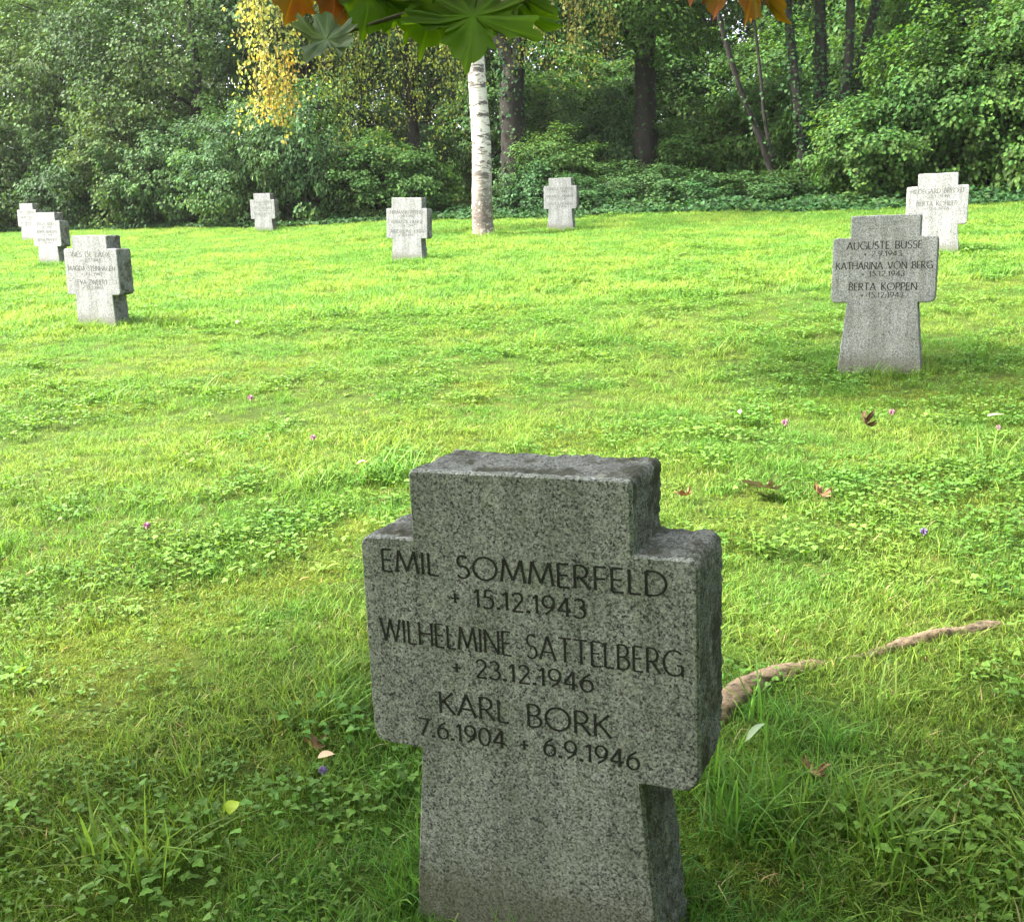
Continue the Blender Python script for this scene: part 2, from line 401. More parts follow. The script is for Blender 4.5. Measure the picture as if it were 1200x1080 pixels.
# ------------------------------------------------------------------ stroke lettering (flared capitals, cap height 1)
def arc(cx, cy, rx, ry, a0, a1, n=14):
    t = np.radians(np.linspace(a0, a1, n)); return [(cx + rx * math.cos(q), cy + ry * math.sin(q)) for q in t]
G = {
 'A': (.72, [[(0, 0), (.36, 1)], [(.36, 1), (.72, 0)], [(.13, .34), (.59, .34)]]),
 'B': (.52, [[(.04, 0), (.04, 1)], [(.04, 1)] + arc(.22, .755, .24, .245, 90, -90) + [(.04, .51)], [(.04, .51)] + arc(.22, .255, .29, .255, 90, -90) + [(.04, 0)]]),
 'C': (.74, [arc(.46, .5, .44, .5, 48, 312, 24)]),
 'D': (.74, [[(.04, 0), (.04, 1)], [(.04, 1)] + arc(.24, .5, .46, .5, 90, -90, 22) + [(.04, 0)]]),
 'E': (.44, [[(.04, 0), (.04, 1)], [(.04, 1), (.42, 1)], [(.04, .52), (.38, .52)], [(.04, 0), (.44, 0)]]),
 'F': (.43, [[(.04, 0), (.04, 1)], [(.04, 1), (.43, 1)], [(.04, .5), (.38, .5)]]),
 'G': (.78, [arc(.46, .5, .44, .5, 48, 335, 24), [(.80, .0), (.80, .42)], [(.56, .42), (.80, .42)]]),
 'H': (.68, [[(.04, 0), (.04, 1)], [(.66, 0), (.66, 1)], [(.04, .52), (.66, .52)]]),
 'I': (.1, [[(.05, 0), (.05, 1)]]),
 'K': (.58, [[(.04, 0), (.04, 1)], [(.54, 1), (.06, .46)], [(.18, .58), (.60, 0)]]),
 'L': (.42, [[(.04, 0), (.04, 1)], [(.04, 0), (.43, 0)]]),
 'M': (.88, [[(.0, 0), (.13, 1)], [(.13, 1), (.44, .1)], [(.44, .1), (.75, 1)], [(.75, 1), (.88, 0)]]),
 'N': (.70, [[(.04, 0), (.04, 1)], [(.04, 1), (.68, 0)], [(.68, 0), (.68, 1)]]),
 'O': (.92, [arc(.46, .5, .44, .5, 90, 450, 34)]),
 'P': (.50, [[(.04, 0), (.04, 1)], [(.04, 1)] + arc(.22, .73, .26, .27, 90, -90) + [(.04, .46)]]),
 'R': (.56, [[(.04, 0), (.04, 1)], [(.04, 1)] + arc(.22, .735, .25, .265, 90, -90) + [(.04, .47)], [(.24, .47), (.58, 0)]]),
 'S': (.48, [arc(.25, .75, .20, .25, 35, 268, 14)[:-1] + arc(.24, .26, .23, .26, 92, -150, 16)]),
 'T': (.58, [[(.29, 0), (.29, 1)], [(0, 1), (.58, 1)]]),
 'U': (.66, [[(.04, 1), (.04, .34)] + arc(.33, .33, .29, .33, 180, 360, 16) + [(.62, 1)]]),
 'V': (.70, [[(0, 1), (.35, 0)], [(.35, 0), (.70, 1)]]),
 'W': (1.02, [[(0, 1), (.25, 0)], [(.25, 0), (.51, .95)], [(.51, .95), (.77, 0)], [(.77, 0), (1.02, 1)]]),
 'X': (.58, [[(0, 1), (.58, 0)], [(.56, 1), (.0, 0)]]),
 'Z': (.58, [[(.03, 1), (.56, 1)], [(.56, 1), (.0, 0)], [(.0, 0), (.58, 0)]]),
 '0': (.58, [arc(.29, .5, .26, .5, 90, 450, 28)]),
 '1': (.26, [[(.0, .80), (.17, .99)], [(.17, 0), (.17, 1)]]),
 '2': (.50, [arc(.24, .74, .22, .26, 165, -30, 12) + [(.02, .0)], [(.02, 0), (.50, 0)]]),
 '3': (.48, [arc(.21, .76, .21, .24, 150, -80, 12), arc(.20, .27, .26, .27, 85, -145, 14)]),
 '4': (.56, [[(.40, 0), (.40, 1)], [(.40, 1), (.0, .28)], [(.0, .28), (.56, .28)]]),
 '5': (.48, [[(.42, 1), (.12, 1)], [(.12, 1), (.08, .56)], arc(.19, .31, .27, .31, 112, -135, 14)]),
 '6': (.54, [arc(.28, .31, .25, .31, 0, 360, 22), [(.44, .98)] + arc(.62, .34, .59, .62, 122, 182, 8)]),
 '7': (.50, [[(.0, 1), (.50, 1)], [(.50, 1), (.12, 0)]]),
 '8': (.50, [arc(.25, .76, .19, .24, 0, 360, 20), arc(.25, .27, .24, .27, 0, 360, 20)]),
 '9': (.54, [arc(.27, .69, .25, .31, 0, 360, 22), [(.12, .02)] + arc(-.06, .66, .58, .62, -58, 2, 8)]),
 '+': (.40, [[(.20, .12), (.20, .64)], [(.0, .38), (.40, .38)]]),
 '.': (.14, [[(.07, -.03), (.07, .13)], [(.035, -.01), (.035, .11)], [(.105, -.01), (.105, .11)]]),
 ' ': (.42, []),
}
G['\u00d6'] = (G['O'][0], G['O'][1] + [[(.30, 1.12), (.30, 1.24)], [(.62, 1.12), (.62, 1.24)]])

def ribbon(pts, z, heavy=1.0):
    P = np.array(pts, float); n = len(P)
    if n < 2: return None
    d = np.gradient(P, axis=0); d = norm(d); nr = np.stack([-d[:, 1], d[:, 0]], 1)
    ang = np.arctan2(d[:, 1], d[:, 0])
    w = heavy * (.036 + .026 * np.abs(np.sin(ang - R(14))))
    if n == 2:
        t = np.linspace(0, 1, 6); P = P[0] + (P[1] - P[0]) * t[:, None]; d = np.repeat(d[:1], 6, 0); nr = np.repeat(nr[:1], 6, 0); w = np.repeat(w[:1], 6)
        w = w * np.array([1.28, 1.08, 1, 1, 1.08, 1.28]); n = 6
    A = P + nr * w[:, None]; B = P - nr * w[:, None]
    V = np.concatenate([np.c_[A[:, 0], np.full(n, z), A[:, 1]], np.c_[B[:, 0], np.full(n, z), B[:, 1]]])
    i = np.arange(n - 1)
    Q = np.stack([i, i + n, i + n + 1, i + 1], 1)
    return V, Q

def inscription(text, x0, x1, zb, cap, parent, heavy=1.0, heavy_mat=True):
    """one engraved line between x0 and x1 with its baseline at zb on the front face (y = 0)"""
    acc = Acc(); x = 0; items = []
    for ch in text:
        w, st = G[ch]
        items.append((x, st)); x += w + .15
    total = x - .15
    sx = (x1 - x0) / total
    k = 0
    for px, st in items:
        for s in st:
            # stroke widths follow the cap height; only letter spacing / width follows sx
            pts = [((px + a) * sx / cap, b) for a, b in s]
            r = ribbon(pts, 0, heavy)
            if r is None: continue
            V, Q = r; V = V * cap; V[:, 0] += x0; V[:, 2] += zb; V[:, 1] = -.0006 - .00004 * (k % 9); k += 1
            acc.add(V, Q)
    me = acc.mesh('inscription', M['letter' if heavy_mat else 'letter_lit'])
    return link('inscription', me, parent)

# ------------------------------------------------------------------ granite crosses
def stone_outline(d, step, W=SW):
    Wt, Ws, Wb, h1, h2, h3, D = d
    b = -.16; ext = (Wb - Ws) / 2 * (.16 / h1)
    pts = [(-Wb / 2 - ext, b, 0), (Wb / 2 + ext, b, 0), (Ws / 2, h1, 0), (W / 2, h1, .035), (W / 2, h1 + h2, .022), (Wt / 2, h1 + h2, 0), (Wt / 2, h1 + h2 + h3, .014),
           (-Wt / 2, h1 + h2 + h3, .014), (-Wt / 2, h1 + h2, 0), (-W / 2, h1 + h2, .022), (-W / 2, h1, .03), (-Ws / 2, h1, 0)]
    out = []
    n = len(pts)
    for i in range(n):
        p = np.array(pts[i][:2]); r = pts[i][2]; a = np.array(pts[i - 1][:2]); c = np.array(pts[(i + 1) % n][:2])
        if r > 0:
            da = norm(a - p); dc = norm(c - p)
            for t in np.linspace(0, 1, 6):
                out.append((1 - t)**2 * (p + da * r) + 2 * t * (1 - t) * p + t * t * (p + dc * r))
        else: out.append(p)
    # resample straight runs
    res = []
    for i in range(len(out)):
        a, b_ = out[i], out[(i + 1) % len(out)]
        k = max(1, int(np.linalg.norm(b_ - a) / step))
        for t in range(k): res.append(a + (b_ - a) * t / k)
    return np.array(res)

def build_stone(key, label, lines, step, seed):
    p, ang, d = STONES[key]; D = d[6]
    O = stone_outline(d, step); n = len(O)
    rings = [0.0, .004, .010] + list(np.linspace(.022, D - .02, max(6, int((D - .04) / max(step, .009))))) + [D - .008, D]
    tang = norm(np.roll(O, -1, 0) - np.roll(O, 1, 0)); nrm2 = np.stack([tang[:, 1], -tang[:, 0]], 1)
    V = []; rng = np.random.default_rng(seed)
    for k, y in enumerate(rings):
        inset = {0: .004, 1: .0012, 2: 0}.get(k, 0)
        if k == len(rings) - 1: inset = .016
        if k == len(rings) - 2: inset = .006
        amp = 0 if k == 0 else min(1, max(0, (y - .001) / .02)) * .0052 + .0008
        for q in range(n):
            x, z = O[q] - nrm2[q] * inset
            v = Vector((x * 1 + seed * 3.1, y, z))
            e = amp * (.55 * mnoise.noise(v * 14) + .6 * mnoise.noise(v * 45) + .7 * mnoise.noise(v * 110))
            V.append((x + nrm2[q, 0] * e, y + (0 if k == 0 else .2 * e), z + nrm2[q, 1] * e))
    m_ = len(rings)
    i, j = np.meshgrid(np.arange(m_ - 1), np.arange(n), indexing='ij'); jn = (j + 1) % n
    Q = np.stack([i * n + j, i * n + jn, (i + 1) * n + jn, (i + 1) * n + j], -1).reshape(-1, 4)
    bm = bmesh.new()
    bv = [bm.verts.new(v) for v in V]
    for k, q in enumerate(Q):
        f = bm.faces.new([bv[a] for a in q]); f.material_index = 0 if k < n * 2 else 1; f.smooth = k >= 2 * n
    ff = bm.faces.new(bv[:n]); ff.material_index = 0
    fb = bm.faces.new(list(reversed(bv[-n:]))); fb.material_index = 1
    bm.normal_update(); bmesh.ops.recalc_face_normals(bm, faces=bm.faces)
    bmesh.ops.triangulate(bm, faces=[ff, fb])
    me = bpy.data.meshes.new('granite_cross'); bm.to_mesh(me); bm.free()
    me.materials.append(M['granite' if key in ('F', 'R', 'RB') else 'granite_lit']); me.materials.append(M['granite_side'])
    o = link('granite_cross', me)
    o.rotation_mode = 'XYZ'
    Rm = Matrix.Rotation(R(ang[0]), 4, 'Z') @ Matrix.Rotation(R(ang[1]), 4, 'X') @ Matrix.Rotation(R(ang[2]), 4, 'Y')
    o.matrix_world = Matrix.Translation((p[0], p[1], p[2] + CAMZ)) @ Rm
    tag(o, label, 'gravestone', 'granite crosses standing on the lawn')
    for (txt, x0, x1, zb, cap, hv) in lines:
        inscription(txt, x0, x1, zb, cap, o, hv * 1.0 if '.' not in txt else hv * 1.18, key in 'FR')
    return o

build_stone('F', 'large shaded granite cross closest to the camera, engraved EMIL SOMMERFELD', [
    ('EMIL SOMMERFELD', -.249, .243, .659, .038, 1), ('+ 15.12.1943', -.122, .112, .611, .031, 1),
    ('WILHELMINE SATTELBERG', -.260, .264, .534, .0405, .82), ('+ 23.12.1946', -.126, .121, .489, .031, 1),
    ('KARL BORK', -.155, .148, .415, .039, 1), ('7.6.1904 + 6.9.1946', -.197, .194, .368, .0315, 1)], .006, 1)
build_stone('R', 'grey granite cross in half shade engraved AUGUSTE BUSSE, KATHARINA VON BERG', [
    ('AUGUSTE BUSSE', -.21, .205, .745, .043, 1.1), ('+ 2.9.1943', -.112, .096, .704, .029, 1.1),
    ('KATHARINA VON BERG', -.266, .266, .630, .040, 1.1), ('+ 15.12.1943', -.12, .118, .588, .029, 1.1),
    ('BERTA KOPPEN', -.189, .188, .507, .042, 1.1), ('+ 15.12.1943', -.12, .118, .465, .029, 1.1)], .012, 2)
def far_lines(key, rows):
    d = STONES[key][2]; t = d[3] + d[4]; out = []
    for k, (name, date, w) in enumerate(rows):
        zb = t - .072 - k * .122
        out.append((name, -w, w, zb, .042, 1.0)); out.append((date, -.115, .115, zb - .042, .029, 1.0))
    return out
build_stone('L1', 'pale granite cross with broad mossy right flank, front of three at the left edge',
            far_lines('L1', [('INES DE LAUX', '+ 2.1.1946', .21), ('MAGDA STEINHAGEN', '+ 7.12.1945', .255), ('EVA ZWEIERT', '+ 12.3.1946', .165)]), .014, 3)
build_stone('M', 'pale granite cross with mossy flank, just left of the white birch trunk',
            far_lines('M', [('HERMANN PETERS', '+ 18.4.1947', .235), ('AUGUSTE LANGE', '+ 24.3.1947', .225), ('ANDREAS KIRN', '+ 12.5.1947', .235)]), .016, 4)
build_stone('MR', 'small pale granite cross just right of the birch trunk before the dark ivy',
            far_lines('MR', [('GERDA KOPFER', '+ 2.2.1947', .22), ('MARIE SCHENKER', '+ 1.5.1947', .235), ('PAUL LINDNER', '+ 9.3.1946', .2)]), .016, 5)
build_stone('RB', 'white sunlit granite cross partly hidden behind the AUGUSTE BUSSE cross',
            far_lines('RB', [('HILDEGARD BRECHT', '+ 3.1.1946', .25), ('BERTA KOHLER', '+ 9.4.1946', .19)]), .014, 6)
build_stone('FL', 'small pale granite cross standing alone below the yellow hanging birch foliage',
            far_lines('FL', [('KLARA HAGEN', '+ 4.2.1946', .2), ('OTTO WEGENER', '+ 8.3.1946', .235), ('LINA BARTH', '+ 1.7.1947', .19)]), .018, 7)
build_stone('L2', 'white granite cross, middle one of three in a row at the left edge',
            far_lines('L2', [('ERNA WULF', '+ 6.3.1946', .18), ('HEDWIG MARTENS', '+ 9.1.1946', .22), ('ANNA BRANDT', '+ 5.6.1946', .21)]), .016, 8)
build_stone('L3', 'small white granite cross, rearmost of three in a row at the left edge',
            far_lines('L3', [('FRIEDA KRAUSE', '+ 7.2.1946', .22), ('EMMA KUNZE', '+ 3.4.1946', .2), ('IDA BEHRENS', '+ 5.5.1946', .2)]), .018, 9)

# ------------------------------------------------------------------ lawn
def blade_arrays(rng, n, spread, h, w, lean=.5, tint_var=.34, straw=0.0):
    """n curved tapering blades -> V, quads, tris, tint"""
    a = rng.uniform(0, 6.283, n); r = spread * np.sqrt(rng.uniform(0, 1, n))
    base = np.stack([np.cos(a) * r, np.sin(a) * r, np.full(n, -.004)], 1)
    hh = h * rng.uniform(.45, 1.3, n); ww = w * rng.uniform(.6, 1.3, n)
    b = rng.uniform(0, 6.283, n); ln = lean * rng.uniform(.2, 1.5, n)
    dirv = np.stack([np.cos(b), np.sin(b), np.zeros(n)], 1)
    f = b + rng.normal(1.57, .6, n); side = np.stack([np.cos(f), np.sin(f), np.zeros(n)], 1)
    V = np.zeros((n, 7, 3))
    for k, t in enumerate((0, .4, .75, 1.0)):
        c = base + dirv * (ln * hh * t * t)[:, None] + np.array([0, 0, 1]) * (hh * (t - .28 * ln * t * t))[:, None]
        wd = ww * (1, .9, .6, 0)[k]
        if k < 3: V[:, 2 * k] = c - side * wd[:, None] / 2; V[:, 2 * k + 1] = c + side * wd[:, None] / 2
        else: V[:, 6] = c
    o = (np.arange(n) * 7)[:, None]
    Q = np.concatenate([o + np.array([0, 1, 3, 2]), o + np.array([2, 3, 5, 4])]); T = o + np.array([4, 5, 6])
    br = np.clip(rng.normal(1, tint_var, n), .45, 1.8)
    t = np.stack([br * rng.normal(1.0, .12, n), br, br * rng.normal(1, .1, n)], 1)
    s = rng.random(n) < straw; t[s] = np.array([2.7, 1.35, 4.2]) * rng.uniform(.6, 1.1, (s.sum(), 1))
    return V.reshape(-1, 3), Q, T, np.repeat(t, 7, 0)

def hidden_obj(name, me, coll):
    o = bpy.data.objects.new(name, me); coll.objects.link(o); return o

def grass_sources():
    rng = np.random.default_rng(11)
    c = bpy.data.collections.new('grass_tufts')
    specs = [ # count, spread, height, width, lean, straw, mat
        (50, .065, .030, .0027, .9, .03, 'grass'), (50, .065, .036, .0032, .9, .02, 'grass'), (44, .07, .044, .0034, 1.0, .05, 'grass'), (64, .06, .024, .0025, 1.1, .04, 'grass'),
        (26, .05, .105, .0042, .9, .04, 'grass'), (22, .05, .15, .0048, 1.0, .05, 'grass'),
        (130, .07, .020, .0022, 1.3, .0, 'moss'), (130, .075, .016, .0022, 1.3, .02, 'moss'),
        (90, .14, .05, .006, .9, .02, 'grass'), (90, .14, .06, .0065, .8, .03, 'grass'), (80, .14, .075, .007, .9, .03, 'grass'),   # coarser far tufts
        (14, .10, .02, .0022, 2.4, .0, 'straw')]
    for k, (n, sp, h, w, ln, st, mt) in enumerate(specs):
        a = Acc(); V, Q, T, t = blade_arrays(rng, n, sp, h, w, ln, straw=st); a.add(V, Q, T, tint=t)
        hidden_obj('tuft_%02d' % k, a.mesh('tuft', M[mt]), c)
    return c

def clover_sources():
    rng = np.random.default_rng(12); c = bpy.data.collections.new('clover_tufts')
    for k in range(4):
        a = Acc()
        for q in range((22, 30, 36, 16)[k]):
            ang, r = rng.uniform(0, 6.28), .085 * math.sqrt(rng.uniform()); h = rng.uniform(.02, .05) * (1.2 if k == 3 else 1)
            p = np.array([math.cos(ang) * r, math.sin(ang) * r, h])
            tilt = norm(np.array([0, 0, 1.0]) + rng.normal(0, .3, 3))
            t0 = np.clip(rng.normal(1, .2), .6, 1.5); s = rng.uniform(.006, .0115) * (1.25 if k == 3 else 1)
            for j in range(3):
                b = rng.uniform(0, 6.28) if j == 0 else b + 2.094
                d = np.array([math.cos(b), math.sin(b), -.15])
                V, Q, T = leaves(p[None], tilt[None], d[None], np.array([s]), 1.35, rng, 0.02, .03); a.add(V, Q, tint=T * t0)
            V, Q = tube([p * [1, 1, 0], p], [.0008, .0007], 3); a.add(V, Q, tint=.8)
        hidden_obj('clover_%02d' % k, a.mesh('clover', M['clover']), c)
    return c

def broad_leaf(acc, p, yaw, length, width, rise, rng, tint, teeth=0.0):
    """a long leaf arching from p; strip of 7 stations, folded on its midrib"""
    n = 8; t = np.linspace(0, 1, n)
    prof = np.sin(np.pi * np.clip(t, .02, 1) ** .8) ** .8
    if teeth: prof = prof * (1 + teeth * np.sin(t * 26))
    dx, dy = math.cos(yaw), math.sin(yaw)
    el = rise * (1 - t * 1.35)
    seg = length / (n - 1); xs = np.cumsum(np.cos(el)) * seg; zs = np.cumsum(np.sin(el)) * seg
    mid = p + np.stack([dx * xs, dy * xs, zs], 1)
    sd = np.array([-dy, dx, 0.0]); up = np.array([0, 0, 1.0])
    Lf = mid + sd * (width * prof / 2)[:, None] + up * (.16 * width * prof)[:, None]
    Rt = mid - sd * (width * prof / 2)[:, None] + up * (.16 * width * prof)[:, None]
    V = np.concatenate([Lf, mid, Rt]); i = np.arange(n - 1)
    Q = np.concatenate([np.stack([i, i + n, i + n + 1, i + 1], 1), np.stack([i + n, i + 2 * n, i + 2 * n + 1, i + n + 1], 1)])
    acc.add(V, Q, tint=tint)

def weed_sources():
    rng = np.random.default_rng(13); c = bpy.data.collections.new('weed_rosettes')
    for k in range(8):
        a = Acc()
        if k < 2:      # plantain-like rosette
            for q in range(6): broad_leaf(a, rng.normal(0, .012, 3) * [1, 1, 0] + [0, 0, .004], rng.uniform(0, 6.28), rng.uniform(.025, .07), rng.uniform(.014, .024), rng.uniform(.35, 1.0), rng, rng.uniform(.8, 1.25))
        elif k < 4:    # dandelion-like rosette
            for q in range(7): broad_leaf(a, rng.normal(0, .012, 3) * [1, 1, 0] + [0, 0, .004], rng.uniform(0, 6.28), rng.uniform(.03, .085), rng.uniform(.011, .02), rng.uniform(.3, .9), rng, rng.uniform(.85, 1.3), .35)
        else:          # creeping small-leaved stems (ground ivy / daisies)
            for q in range(26):
                ang, r = rng.uniform(0, 6.28), .11 * math.sqrt(rng.uniform()); p = np.array([math.cos(ang) * r, math.sin(ang) * r, rng.uniform(.012, .035)])
                broad_leaf(a, p, rng.uniform(0, 6.28), rng.uniform(.010, .030), rng.uniform(.007, .019) * (1 if k < 6 else .55), rng.uniform(0, .9), rng, rng.uniform(.75, 1.3))
        hidden_obj('weed_%02d' % k, a.mesh('weed', M['weed']), c)
    return c

def scatter_object(name, P, idx, rot, scl, coll, label, cat):
    me = bpy.data.meshes.new(name); me.vertices.add(len(P)); me.vertices.foreach_set('co', np.asarray(P, np.float32).ravel())
    a = me.attributes.new('idx', 'INT', 'POINT'); a.data.foreach_set('value', np.asarray(idx, np.int32))
    a = me.attributes.new('rot', 'FLOAT_VECTOR', 'POINT'); a.data.foreach_set('vector', np.asarray(rot, np.float32).ravel())
    a = me.attributes.new('scl', 'FLOAT', 'POINT'); a.data.foreach_set('value', np.asarray(scl, np.float32))
    o = link(name, me); stuff(o, label, cat)
    ng = bpy.data.node_groups.new(name + '_scatter', 'GeometryNodeTree')
    ng.interface.new_socket('Geometry', in_out='INPUT', socket_type='NodeSocketGeometry'); ng.interface.new_socket('Geometry', in_out='OUTPUT', socket_type='NodeSocketGeometry')
    gi = ng.nodes.new('NodeGroupInput'); go = ng.nodes.new('NodeGroupOutput')
    ci = ng.nodes.new('GeometryNodeCollectionInfo'); ci.inputs['Collection'].default_value = coll
    ci.inputs['Separate Children'].default_value = True; ci.inputs['Reset Children'].default_value = True
    ip = ng.nodes.new('GeometryNodeInstanceOnPoints'); ip.inputs['Pick Instance'].default_value = True
    def na(nm, dt):
        n = ng.nodes.new('GeometryNodeInputNamedAttribute'); n.data_type = dt; n.inputs['Name'].default_value = nm
        return [s for s in n.outputs if s.enabled and s.name == 'Attribute'][0]
    L = ng.links
    L.new(gi.outputs[0], ip.inputs['Points']); L.new(ci.outputs[0], ip.inputs['Instance'])
    L.new(na('idx', 'INT'), ip.inputs['Instance Index']); L.new(na('rot', 'FLOAT_VECTOR'), ip.inputs['Rotation']); L.new(na('scl', 'FLOAT'), ip.inputs['Scale'])
    L.new(ip.outputs[0], go.inputs[0])
    md = o.modifiers.new('scatter', 'NODES'); md.node_group = ng
    return o

EDGE = np.array([(-40, 36), (-20, 32), (-14.7, 29.5), (-8.5, 26.2), (-5.7, 23.8), (-2.8, 23.3), (-.2, 21.8), (.9, 20.9), (3.4, 20.2), (5.2, 18.2), (7.9, 17.4), (12, 17), (20, 15), (40, 12)])
def edge_y(x): return np.interp(x, EDGE[:, 0], EDGE[:, 1])

def outside_stones(x, y, margin=.015):
    ok = np.ones(len(x), bool)
    for p, a, d in STONES.values():
        c, s = math.cos(R(a[0])), math.sin(R(a[0]))
        lx = (x - p[0]) * c + (y - p[1]) * s; ly = -(x - p[0]) * s + (y - p[1]) * c
        ok &= ~((abs(lx) < d[2] / 2 + margin) & (ly > -margin) & (ly < d[6] + margin))
    return ok

def sample(y0, y1, dens, rng):
    """uniform random points in the viewed wedge (with a side margin) between two depths"""
    hw = lambda y: .56 * y + 1.0
    area = 2 * hw(y1) * (y1 - y0); n = int(area * dens)
    x = rng.uniform(-hw(y1), hw(y1), n); y = rng.uniform(y0, y1, n)
    k = (abs(x) < hw(y)) & (y < edge_y(x) + .6) & outside_stones(x, y)
    return x[k], y[k]

def build_lawn():
    rng = np.random.default_rng(21)
    X, Y, I, S = [], [], [], []
    for (y0, y1, dens, far) in ((.5, 3, 640, 0), (3, 5.5, 330, 0), (5.5, 9, 190, 0), (9, 14, 75, 1), (14, 19, 60, 1), (19, 31, 45, 1)):
        x, y = sample(y0, y1, dens, rng); n = len(x)
        moss = snoise(x, y, .55, 1) + .5 * snoise(x, y, 2.2, 2)
        tall = snoise(x, y, .7, 3) + .4 * snoise(x, y, .25, 4)
        u = rng.random(n)
        if far: idx = rng.integers(8, 11, n); s = rng.uniform(.8, 1.2, n)
        else:
            idx = rng.integers(0, 4, n); s = rng.uniform(.75, 1.2, n)
            idx = np.where((moss > .45) & (u < .75), rng.integers(6, 8, n), idx)
            idx = np.where((tall > .8) & (u < .16), 4, idx)
            idx = np.where((tall > 1.1) & (u < .05), 5, idx)
            idx = np.where((u > .98), 11, idx)
            s = s * np.clip(1 + .3 * tall, .6, 1.4)
        X.append(x); Y.append(y); I.append(idx); S.append(s)
    # longer grass left by the mower round each stone foot and round the birch
    for p, a, d in list(STONES.values()):
        dist = p[1]; n = 90 if dist < 8 else 130
        c, s_ = math.cos(R(a[0])), math.sin(R(a[0]))
        t = rng.uniform(-1, 1, n); e = rng.random(n)
        lx = np.where(e < .6, t * d[2] / 2, np.sign(t) * (d[2] / 2 + rng.uniform(.02, .07, n))); ly = np.where(e < .45, -rng.uniform(.02, .08, n), np.where(e < .6, d[6] + .03, rng.uniform(0, d[6], n)))
        X.append(p[0] + lx * c - ly * s_); Y.append(p[1] + lx * s_ + ly * c)
        I.append(np.where(rng.random(n) < .3, 4, 2 if dist < 8 else 5)); S.append(rng.uniform(.5, 1.0, n) * (1 if dist < 8 else .8))
    n = 60; t = rng.uniform(0, 6.28, n); X.append(-.42 + np.cos(t) * .28); Y.append(17.5 + np.sin(t) * .28); I.append(np.full(n, 5)); S.append(rng.uniform(.6, 1.1, n))
    # named taller tufts the photo shows: lower right, and left of the near cross
    for (cx, cy, rr, n) in ((.50, 1.80, .12, 11), (.62, 1.75, .16, 10), (-.50, 2.45, .16, 9), (.42, 1.95, .06, 5), (-.75, 1.95, .2, 5), (.72, 2.1, .2, 6)):
        t = rng.uniform(0, 6.28, n); r = rr * np.sqrt(rng.random(n))
        X.append(cx + np.cos(t) * r); Y.append(cy + np.sin(t) * r); I.append(np.where(rng.random(n) < .5, 4, 5)); S.append(rng.uniform(.7, 1.15, n))
    x, y = np.concatenate(X), np.concatenate(Y); I, S = np.concatenate(I), np.concatenate(S)
    P = np.stack([x, y, ground(x, y)], 1); n = len(x)
    rot = np.stack([rng.normal(0, .08, n), rng.normal(0, .08, n), rng.uniform(0, 6.283, n)], 1)
    scatter_object('lawn_grass', P, I, rot, S, grass_sources(), 'short green and mossy yellow lawn grass between the crosses', 'grass')
    # clover
    X, Y, S = [], [], []
    for (y0, y1, dens) in ((.6, 4, 150), (4, 9, 95), (9, 15, 40), (15, 24, 14)):
        x, y = sample(y0, y1, dens, rng); k = (snoise(x, y, .35, 5) + .5 * snoise(x, y, 1.3, 6) + .35 * snoise(x, y, .12, 2) + rng.normal(0, .45, len(x)) > .25)
        X.append(x[k]); Y.append(y[k]); S.append(rng.uniform(.7, 1.25, k.sum()) * (1.0 if y1 <= 9 else 1.4))
    x, y, S = np.concatenate(X), np.concatenate(Y), np.concatenate(S); n = len(x)
    P = np.stack([x, y, ground(x, y)], 1); rot = np.stack([np.zeros(n), np.zeros(n), rng.uniform(0, 6.283, n)], 1)
    scatter_object('lawn_clover', P, rng.integers(0, 4, n), rot, S, clover_sources(), 'three-leaved clover growing in patches through the lawn', 'clover')
    X, Y, S, I = [], [], [], []
    for (y0, y1, dens) in ((.6, 4, 60), (4, 9, 60), (9, 15, 36), (15, 24, 12)):
        x, y = sample(y0, y1, dens, rng); k = (snoise(x, y, .5, 7) + rng.normal(0, .5, len(x)) > .1)
        X.append(x[k]); Y.append(y[k]); S.append(rng.uniform(.45, .95, k.sum())); I.append(np.where(rng.random(k.sum()) < .12, rng.integers(0, 4, k.sum()), rng.integers(4, 8, k.sum())))
    # leafy patches seen at the left edge and lower middle
    for (cx, cy, rr, n) in ((-1.40, 2.95, .25, 12), (-1.2, 3.6, .3, 10), (-.75, 1.95, .25, 5), (-1.35, 2.3, .3, 5), (.75, 1.75, .3, 4), (1.25, 2.85, .25, 8), (-.35, 2.3, .2, 8), (1.6, 3.4, .4, 12)):
        t = rng.uniform(0, 6.28, n); r = rr * np.sqrt(rng.random(n)); X.append(cx + np.cos(t) * r); Y.append(cy + np.sin(t) * r); S.append(rng.uniform(.5, .95, n)); I.append(rng.integers(0, 8, n))
    x, y, S, I = np.concatenate(X), np.concatenate(Y), np.concatenate(S), np.concatenate(I); k = outside_stones(x, y, .06); x, y, S, I = x[k], y[k], S[k], I[k]; n = len(x)
    P = np.stack([x, y, ground(x, y)], 1); rot = np.stack([rng.normal(0, .1, n), rng.normal(0, .1, n), rng.uniform(0, 6.283, n)], 1)
    scatter_object('lawn_weeds', P, I, rot, S, weed_sources(), 'broad-leaved weeds and dandelion rosettes scattered in the lawn', 'weeds')
build_lawn()

